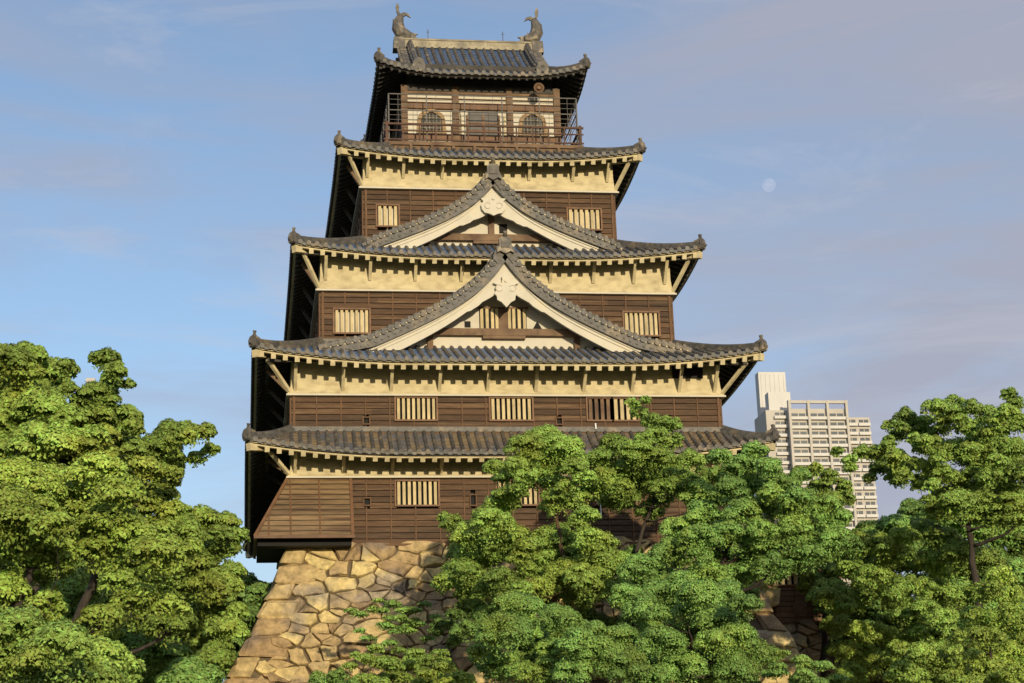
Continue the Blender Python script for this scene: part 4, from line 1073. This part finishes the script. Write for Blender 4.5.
def tree(name, label, cat, group, Y, trunk, puffs, leaf, size=.075, dens=190, r0=.35, back=.75, flat=.95, depth=2.4, barkm=None, lean=0, low=None):
    """trunk: list of (px, py) survey points from low to high; puffs: (px, py, radius px)"""
    ppm = FPX/(Y-CAM[1])
    T = [at(px, py, Y) for px, py in trunk]; bx, by = T[0][0], T[0][1]
    T = [np.array((bx+lean, Y, GZ-.1))]+[q.copy() for q in T]
    for i in range(1, len(T)): T[i][1] += rng.uniform(-.3, .3)
    t = thing(name, (float(T[0][0]), float(T[0][1]), GZ), label, cat, group)
    PL = []
    extra = []
    for i, (x, y, r) in enumerate(puffs):
        for x2, y2, r2 in puffs[i+1:]:
            d = math.hypot(x-x2, y-y2)
            if .75*(r+r2) < d < 1.35*(r+r2) and rng.random() < .35: extra.append(((x+x2)/2, (y+y2)/2+3, (r+r2)*.36))
    for px, py, r in list(puffs)+extra:
        rm = r/ppm*1.16; PL.append((at(px, py, Y+rng.uniform(-depth, depth*.5)), rm))
        if rng.random() < back: 
            q = at(px+rng.uniform(-r, r)*.5, py+rng.uniform(-.1, .7)*r, Y+rng.uniform(.6, 1.)*depth+.6); PL.append((q, rm*rng.uniform(.7, 1.)))
    nodes = []; mb = MB()
    # densify the trunk
    tp_ = []
    for a, b in zip(T[:-1], T[1:]):
        for i in range(5): tp_.append(a+(b-a)*i/5+rng.normal(size=3)*.035)
    tp_.append(T[-1]); L_ = len(tp_)
    rads = [r0*(1-.72*i/(L_-1)) for i in range(L_)]; rads[0] *= 1.25
    mb.tube(tp_, 1.0, 0, 9, rads, up=(0, 1, .1))
    for p, r in zip(tp_[3:], rads[3:]): nodes.append((p, r))
    for c, r in sorted(PL, key=lambda q: min(np.linalg.norm(q[0]-n_[0]) for n_ in nodes)):
        best = None; bd = 1e9
        for p, rr_ in nodes:
            dz = c[2]-p[2]; d = np.linalg.norm(c-p)
            if dz < .12*d: d += 3*(.12*d-dz)+.6
            if d < bd: bd = d; best = (p, rr_)
        p, rr_ = best; e = c-np.array([0, 0, r*.15]); L0 = np.linalg.norm(e-p); 
        k = 7; pts = []; ctrl = p+(e-p)*.5+np.array([rng.normal()*.1*L0, rng.normal()*.1*L0, -.10*L0+rng.normal()*.05*L0])
        for i in range(k): s = i/(k-1); pts.append(p*(1-s)**2+2*ctrl*s*(1-s)+e*s*s+rng.normal(size=3)*.02*(0 < i < k-1)*L0**.5)
        ra = min(rr_*.72, .035+.028*L0+.03*r); rs = [ra*(1-.72*i/(k-1)) for i in range(k)]
        mb.tube(pts, 1.0, 0, 6, rs, up=(.1, 1, .1))
        for q, s in zip(pts[2:], rs[2:]): nodes.append((q, s))
        for _ in range(3):   # twigs inside the clump
            dd = rng.normal(size=3); dd[2] = abs(dd[2]); dd /= np.linalg.norm(dd); mb.tube([pts[-2], pts[-1]+dd*r*.35, pts[-1]+dd*r*.8], 1., 0, 4, [ra*.3, ra*.2, .008], up=(.1, 1, .1))
    mb.build('trunk', barkm or bark, t, smooth=True)
    A = [puff_leaves(c, r, dens, flat) for c, r in PL]
    tn = np.concatenate([np.full(len(a[0]), rng.uniform(.74, 1.22)) for a in A])
    leaves('crown', (np.concatenate([a[0] for a in A]), np.concatenate([a[1] for a in A])), LEAF[leaf], t, size, tn)
    return t
def scatter(x0, x1, y0, y1, n, r0, r1): return [(random.uniform(x0, x1), random.uniform(y0, y1), random.uniform(r0, r1)) for _ in range(n)]

# left group
tree('broadleaf_tree', 'tall olive green tree with rounded crown lobes at the far upper left', 'tree', 'trees left of the keep', -22,
     [(22, 640), (45, 560), (62, 480), (72, 420)],
     [(8, 372, 24), (30, 362, 18), (48, 380, 20), (15, 400, 26), (66, 372, 13), (70, 392, 10), (104, 364, 15), (116, 376, 13), (110, 388, 11), (128, 386, 7), (96, 405, 20), (90, 425, 24), (118, 422, 20), (132, 430, 12), (70, 425, 18),
      (40, 420, 26), (8, 440, 28), (45, 450, 30), (85, 455, 26), (115, 450, 24), (60, 480, 26), (100, 482, 28), (20, 480, 28), (135, 470, 20), (-15, 400, 30), (-15, 460, 30)], 0, r0=.22)
tree('broadleaf_tree', 'olive tree whose right branch reaches far out towards the keep at left', 'tree', 'trees left of the keep', -16,
     [(60, 660), (90, 590), (110, 520), (135, 485)],
     [(150, 452, 16), (170, 440, 18), (186, 436, 14), (205, 436, 12), (211, 452, 9), (196, 462, 10), (172, 462, 14), (176, 482, 9), (150, 478, 16), (162, 498, 16), (130, 500, 22), (100, 520, 24), (150, 520, 20), (175, 515, 14),
      (140, 548, 24), (180, 545, 26), (205, 530, 22), (225, 528, 16), (236, 540, 13), (222, 555, 16), (190, 570, 22), (110, 560, 26), (160, 590, 24), (205, 590, 18), (130, 610, 26), (170, 630, 24)], 0, r0=.2)
tree('camphor_tree', 'bright green spreading tree with long dark limbs at the lower left', 'tree', 'trees left of the keep', -34,
     [(-20, 700), (10, 640), (20, 600), (30, 570)],
     [(20, 495, 36), (60, 500, 30), (30, 535, 34), (5, 530, 34), (75, 525, 30), (110, 530, 26), (130, 545, 24), (100, 555, 24), (155, 560, 24), (180, 555, 20), (50, 560, 26), (150, 580, 14), (95, 480, 26), (120, 500, 22), (135, 610, 22), (170, 612, 18), (100, 625, 20), (0, 600, 26), (45, 610, 18), (-10, 560, 26)], 4, r0=.27, dens=230, size=.06)
tree('camphor_tree', 'low pale green tree crown at the bottom left corner', 'tree', 'trees left of the keep', -42,
     [(60, 760), (70, 720), (80, 690)],
     [(15, 640, 30), (60, 662, 32), (95, 668, 28), (35, 675, 34), (120, 672, 20), (0, 665, 30), (80, 690, 34), (70, 645, 18)], 1, r0=.22, dens=300, size=.048)
tree('broadleaf_tree', 'yellowish green tree beside the lower left corner of the stone base', 'tree', 'trees left of the keep', -4,
     [(200, 760), (205, 700), (210, 640)],
     [(150, 640, 24), (180, 625, 22), (205, 610, 20), (225, 590, 16), (200, 650, 26), (160, 670, 26), (225, 635, 18), (215, 665, 18), (235, 615, 12), (185, 690, 26), (230, 575, 14), (140, 690, 28), (205, 580, 16)], 0, r0=.25, dens=150, size=.09)
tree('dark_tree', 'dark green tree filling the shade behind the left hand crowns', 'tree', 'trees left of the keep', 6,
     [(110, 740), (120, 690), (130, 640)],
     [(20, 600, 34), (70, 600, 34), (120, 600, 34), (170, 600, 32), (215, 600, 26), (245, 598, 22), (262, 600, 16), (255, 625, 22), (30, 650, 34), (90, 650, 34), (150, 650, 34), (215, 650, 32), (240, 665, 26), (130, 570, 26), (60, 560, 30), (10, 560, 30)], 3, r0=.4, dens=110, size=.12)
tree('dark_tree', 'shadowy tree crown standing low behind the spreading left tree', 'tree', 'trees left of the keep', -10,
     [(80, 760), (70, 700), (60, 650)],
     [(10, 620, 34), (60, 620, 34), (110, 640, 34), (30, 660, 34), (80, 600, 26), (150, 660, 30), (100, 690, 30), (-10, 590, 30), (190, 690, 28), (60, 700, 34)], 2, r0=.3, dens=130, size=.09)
# centre group in front of the stone base
tree('maple_tree', 'fresh green tree with a domed top before the second plank storey', 'tree', 'trees in front of the keep', -11,
     [(560, 740), (548, 640), (560, 560), (553, 500)],
     [(545, 448, 22), (525, 452, 18), (565, 455, 20), (550, 470, 22), (515, 470, 12), (494, 470, 10), (503, 480, 12), (525, 480, 12), (575, 470, 14), (585, 480, 10), (558, 505, 17), (512, 498, 14), (500, 510, 16), (490, 530, 22), (510, 545, 20), (470, 540, 18), (452, 528, 12), (445, 520, 8), (480, 560, 22), (465, 580, 22), (445, 585, 12),
      (530, 550, 14), (558, 545, 22), (575, 560, 22), (590, 545, 16), (600, 575, 26), (565, 580, 20), (540, 595, 16), (510, 600, 16), (620, 595, 18), (600, 550, 16), (618, 568, 16), (585, 520, 14), (530, 575, 14), (575, 598, 18), (500, 585, 16)], 1, r0=.17, barkm=bark_red, dens=260, size=.055)
tree('maple_tree', 'slender tree whose thin top reaches the cream band at right of centre', 'tree', 'trees in front of the keep', -8,
     [(640, 740), (636, 620), (634, 555), (655, 500), (655, 440)],
     [(632, 406, 8), (645, 402, 6), (640, 415, 9), (652, 424, 11), (668, 428, 13), (655, 440, 12), (675, 442, 9), (615, 450, 16), (600, 462, 14), (635, 455, 16), (655, 465, 20), (620, 480, 20), (600, 490, 16), (640, 490, 20), (670, 485, 20), (690, 465, 14), (685, 490, 18), (612, 505, 14), (580, 500, 12), (700, 500, 18), (650, 515, 14), (720, 480, 14)], 1, r0=.13, dens=230, size=.055)
tree('maple_tree', 'broad deep green tree in front of the right half of the stone base', 'tree', 'trees in front of the keep', -13,
     [(720, 750), (725, 660), (715, 600), (730, 540)],
     [(755, 455, 13), (742, 470, 16), (770, 472, 15), (758, 490, 20), (730, 495, 18), (785, 490, 16), (800, 505, 18), (770, 515, 22), (740, 520, 20), (700, 520, 20), (680, 535, 18), (715, 545, 20), (690, 560, 18), (660, 560, 16), (755, 550, 22), (790, 540, 22), (820, 530, 18), (835, 545, 16), (810, 560, 16), (740, 575, 20), (705, 580, 20), (840, 522, 12), (775, 570, 18), (800, 480, 12), (640, 575, 18), (665, 585, 18), (720, 460, 12), (700, 545, 20), (825, 510, 14), (850, 548, 14)], 2, r0=.3, dens=250, size=.055)
tree('maple_tree', 'low blue green tree crown at the bottom centre of the view', 'tree', 'trees in front of the keep', -20,
     [(600, 780), (590, 720), (585, 670)],
     [(518, 615, 22), (505, 640, 24), (530, 650, 22), (560, 625, 20), (575, 650, 20), (600, 660, 22), (545, 680, 24), (500, 670, 20), (480, 655, 12), (620, 640, 16), (590, 635, 16), (625, 675, 24), (575, 680, 20)], 2, r0=.22, dens=330, size=.045)
tree('maple_tree', 'blue green tree with round clumps between the centre trees and the turret', 'tree', 'trees in front of the keep', -19,
     [(690, 780), (685, 720), (690, 650)],
     [(625, 600, 16), (640, 615, 16), (660, 600, 20), (680, 590, 18), (700, 605, 22), (725, 600, 20), (745, 610, 16), (715, 625, 22), (690, 640, 24), (660, 650, 22), (735, 640, 18), (710, 660, 24), (750, 655, 16), (680, 675, 24), (735, 680, 24), (655, 630, 14), (640, 680, 20)], 2, r0=.24, dens=320, size=.045)
tree('loose_tree', 'loose light green crown in front of the distant apartment tower', 'tree', 'trees right of the keep', 6,
     [(825, 740), (822, 640), (826, 560)],
     [(800, 475, 9), (815, 470, 8), (830, 478, 9), (820, 490, 12), (842, 488, 10), (848, 500, 8), (828, 505, 12), (812, 512, 12), (840, 520, 12), (822, 530, 14), (800, 525, 14), (845, 540, 12), (800, 560, 16), (830, 560, 16), (850, 560, 12), (815, 590, 16)], 0, r0=.25, dens=120, size=.09)
# right group
tree('broadleaf_tree', 'large green tree at the far right with a limb reaching left over the sky', 'tree', 'trees right of the keep', -14,
     [(985, 740), (980, 640), (975, 560), (960, 490)],
     [(905, 420, 12), (890, 428, 8), (915, 430, 12), (935, 412, 13), (955, 405, 10), (950, 425, 16), (970, 412, 13), (985, 420, 14), (1010, 395, 8), (1016, 405, 9), (1005, 420, 15), (1022, 430, 14), (862, 455, 10), (850, 462, 8), (878, 456, 12), (895, 462, 14), (880, 472, 11), (915, 468, 12), (905, 480, 10), (870, 480, 7), (930, 450, 15), (955, 455, 18), (985, 450, 18), (1010, 455, 18),
      (945, 480, 15), (970, 485, 18), (1000, 490, 22), (1022, 480, 18), (960, 510, 20), (990, 520, 22), (1018, 520, 20), (935, 510, 12), (850, 470, 8), (888, 448, 9), (900, 475, 11), (925, 470, 11), (920, 488, 9), (942, 462, 13), (925, 438, 11), (968, 432, 13), (995, 438, 14), (978, 465, 15), (1008, 475, 15), (902, 436, 9), (838, 452, 6), (945, 498, 12)], 1, r0=.24, dens=190, size=.062)
tree('broadleaf_tree', 'mid green tree with layered foliage below the large right tree', 'tree', 'trees right of the keep', -9,
     [(925, 760), (925, 690), (930, 620)],
     [(925, 535, 16), (905, 540, 16), (945, 545, 18), (880, 550, 16), (865, 560, 14), (900, 570, 20), (930, 570, 20), (960, 560, 20), (985, 565, 18), (870, 585, 18), (905, 600, 20), (945, 600, 20), (850, 575, 12), (980, 595, 16), (840, 555, 10), (860, 540, 10)], 1, r0=.17, dens=190, size=.065)
tree('young_tree', 'yellow green young tree with airy foliage in the bottom right corner', 'tree', 'trees right of the keep', -24,
     [(1005, 780), (1000, 700), (990, 640)],
     [(1000, 580, 14), (985, 595, 12), (1015, 600, 14), (975, 620, 14), (1000, 625, 18), (1022, 630, 16), (960, 640, 10), (985, 650, 18), (1012, 660, 18), (965, 665, 12), (990, 680, 20), (1018, 690, 18), (970, 690, 14)], 4, r0=.12, dens=170, size=.055)
tree('dark_tree', 'dense mid green crown low behind the large right tree', 'tree', 'trees right of the keep', -1,
     [(1000, 780), (1000, 700), (1000, 620)],
     [(870, 535, 14), (895, 530, 16), (915, 515, 14), (940, 520, 18), (965, 530, 22), (1000, 540, 26), (1024, 530, 22), (985, 570, 24), (1015, 585, 26), (950, 570, 24), (915, 560, 20), (1000, 620, 28), (960, 610, 26), (1024, 640, 26), (985, 655, 26), (880, 560, 18), (1010, 505, 20), (980, 500, 16)], 2, r0=.35, dens=120, size=.09)
tree('broadleaf_tree', 'low light green crown filling the gap below the layered right hand tree', 'tree', 'trees right of the keep', -12,
     [(925, 790), (928, 730), (925, 690)],
     [(905, 620, 14), (925, 612, 14), (945, 622, 15), (915, 640, 17), (938, 645, 17), (900, 655, 15), (925, 665, 18), (950, 665, 16), (905, 680, 18), (940, 685, 18), (960, 640, 14), (965, 680, 16), (925, 590, 12)], 1, r0=.14, dens=190, size=.062)
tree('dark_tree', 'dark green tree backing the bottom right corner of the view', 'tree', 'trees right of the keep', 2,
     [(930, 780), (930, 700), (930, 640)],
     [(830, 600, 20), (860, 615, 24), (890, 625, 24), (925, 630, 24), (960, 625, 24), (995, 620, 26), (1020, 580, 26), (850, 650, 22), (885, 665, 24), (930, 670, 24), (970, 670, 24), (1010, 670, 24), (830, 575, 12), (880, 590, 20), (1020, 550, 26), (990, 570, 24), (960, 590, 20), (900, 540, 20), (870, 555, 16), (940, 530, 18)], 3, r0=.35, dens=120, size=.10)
tree('broadleaf_tree', 'sunlit bushy tree right beside the small plank turret', 'tree', 'trees right of the keep', -4,
     [(835, 780), (835, 720), (840, 660)],
     [(828, 600, 12), (842, 610, 14), (860, 600, 12), (835, 628, 14), (860, 635, 14), (880, 640, 16), (845, 655, 14), (870, 668, 18), (900, 655, 14), (850, 680, 16), (905, 680, 18)], 4, r0=.18, dens=170, size=.07)
# low feathery trees along the bottom edge
tree('feathery_tree', 'low feathery dark green tree along the bottom edge under the turret', 'tree', 'trees right of the keep', -17,
     [(790, 790), (785, 730), (780, 690)],
     [(740, 668, 12), (760, 660, 10), (780, 655, 10), (800, 662, 10), (820, 668, 12), (775, 675, 14), (805, 680, 14), (745, 685, 14), (835, 682, 12), (700, 680, 16), (720, 672, 10)], 2, r0=.1, dens=200, size=.05, flat=.4)
tree('shrub', 'thin green shrub growing up the face of the yellow stone base', 'shrub', 'shrubs on the stone base', -7,
     [(400, 760), (405, 690), (408, 640)],
     [(375, 612, 9), (360, 616, 8), (392, 606, 9), (410, 612, 9), (425, 606, 7), (385, 628, 10), (405, 632, 8), (370, 640, 7), (418, 625, 7), (350, 612, 6), (390, 645, 8), (428, 640, 7), (400, 620, 8), (378, 602, 6), (360, 632, 6), (435, 618, 6)], 2, r0=.05, dens=75, size=.06, flat=.45, back=0, depth=.4)
tree('shrub', 'low bright shrub at the foot of the stone base left of centre', 'shrub', 'shrubs on the stone base', -12,
     [(400, 780), (400, 730), (400, 690)],
     [(365, 660, 9), (385, 665, 12), (405, 668, 12), (425, 662, 12), (445, 670, 12), (395, 682, 16), (430, 685, 16), (460, 680, 14), (365, 682, 12), (415, 655, 9), (350, 668, 8), (375, 650, 8), (440, 655, 9), (398, 652, 7), (355, 655, 5)], 1, r0=.06, dens=170, size=.055, flat=.5)
tree('shrub', 'small rounded bush at the bottom below the left corner of the base', 'shrub', 'shrubs on the stone base', -16,
     [(328, 760), (328, 710), (328, 690)], [(320, 682, 10), (338, 680, 10), (330, 690, 14), (350, 690, 10)], 2, r0=.05, dens=260, size=.045)
tree('shrub', 'dark green bush against the stones beside the centre tree', 'shrub', 'shrubs on the stone base', -8.5,
     [(450, 760), (448, 690), (448, 650)],
     [(440, 628, 10), (455, 618, 10), (470, 612, 14), (485, 620, 14), (468, 635, 14), (490, 640, 12), (455, 642, 8), (500, 610, 12)], 3, r0=.07, dens=180, size=.06)
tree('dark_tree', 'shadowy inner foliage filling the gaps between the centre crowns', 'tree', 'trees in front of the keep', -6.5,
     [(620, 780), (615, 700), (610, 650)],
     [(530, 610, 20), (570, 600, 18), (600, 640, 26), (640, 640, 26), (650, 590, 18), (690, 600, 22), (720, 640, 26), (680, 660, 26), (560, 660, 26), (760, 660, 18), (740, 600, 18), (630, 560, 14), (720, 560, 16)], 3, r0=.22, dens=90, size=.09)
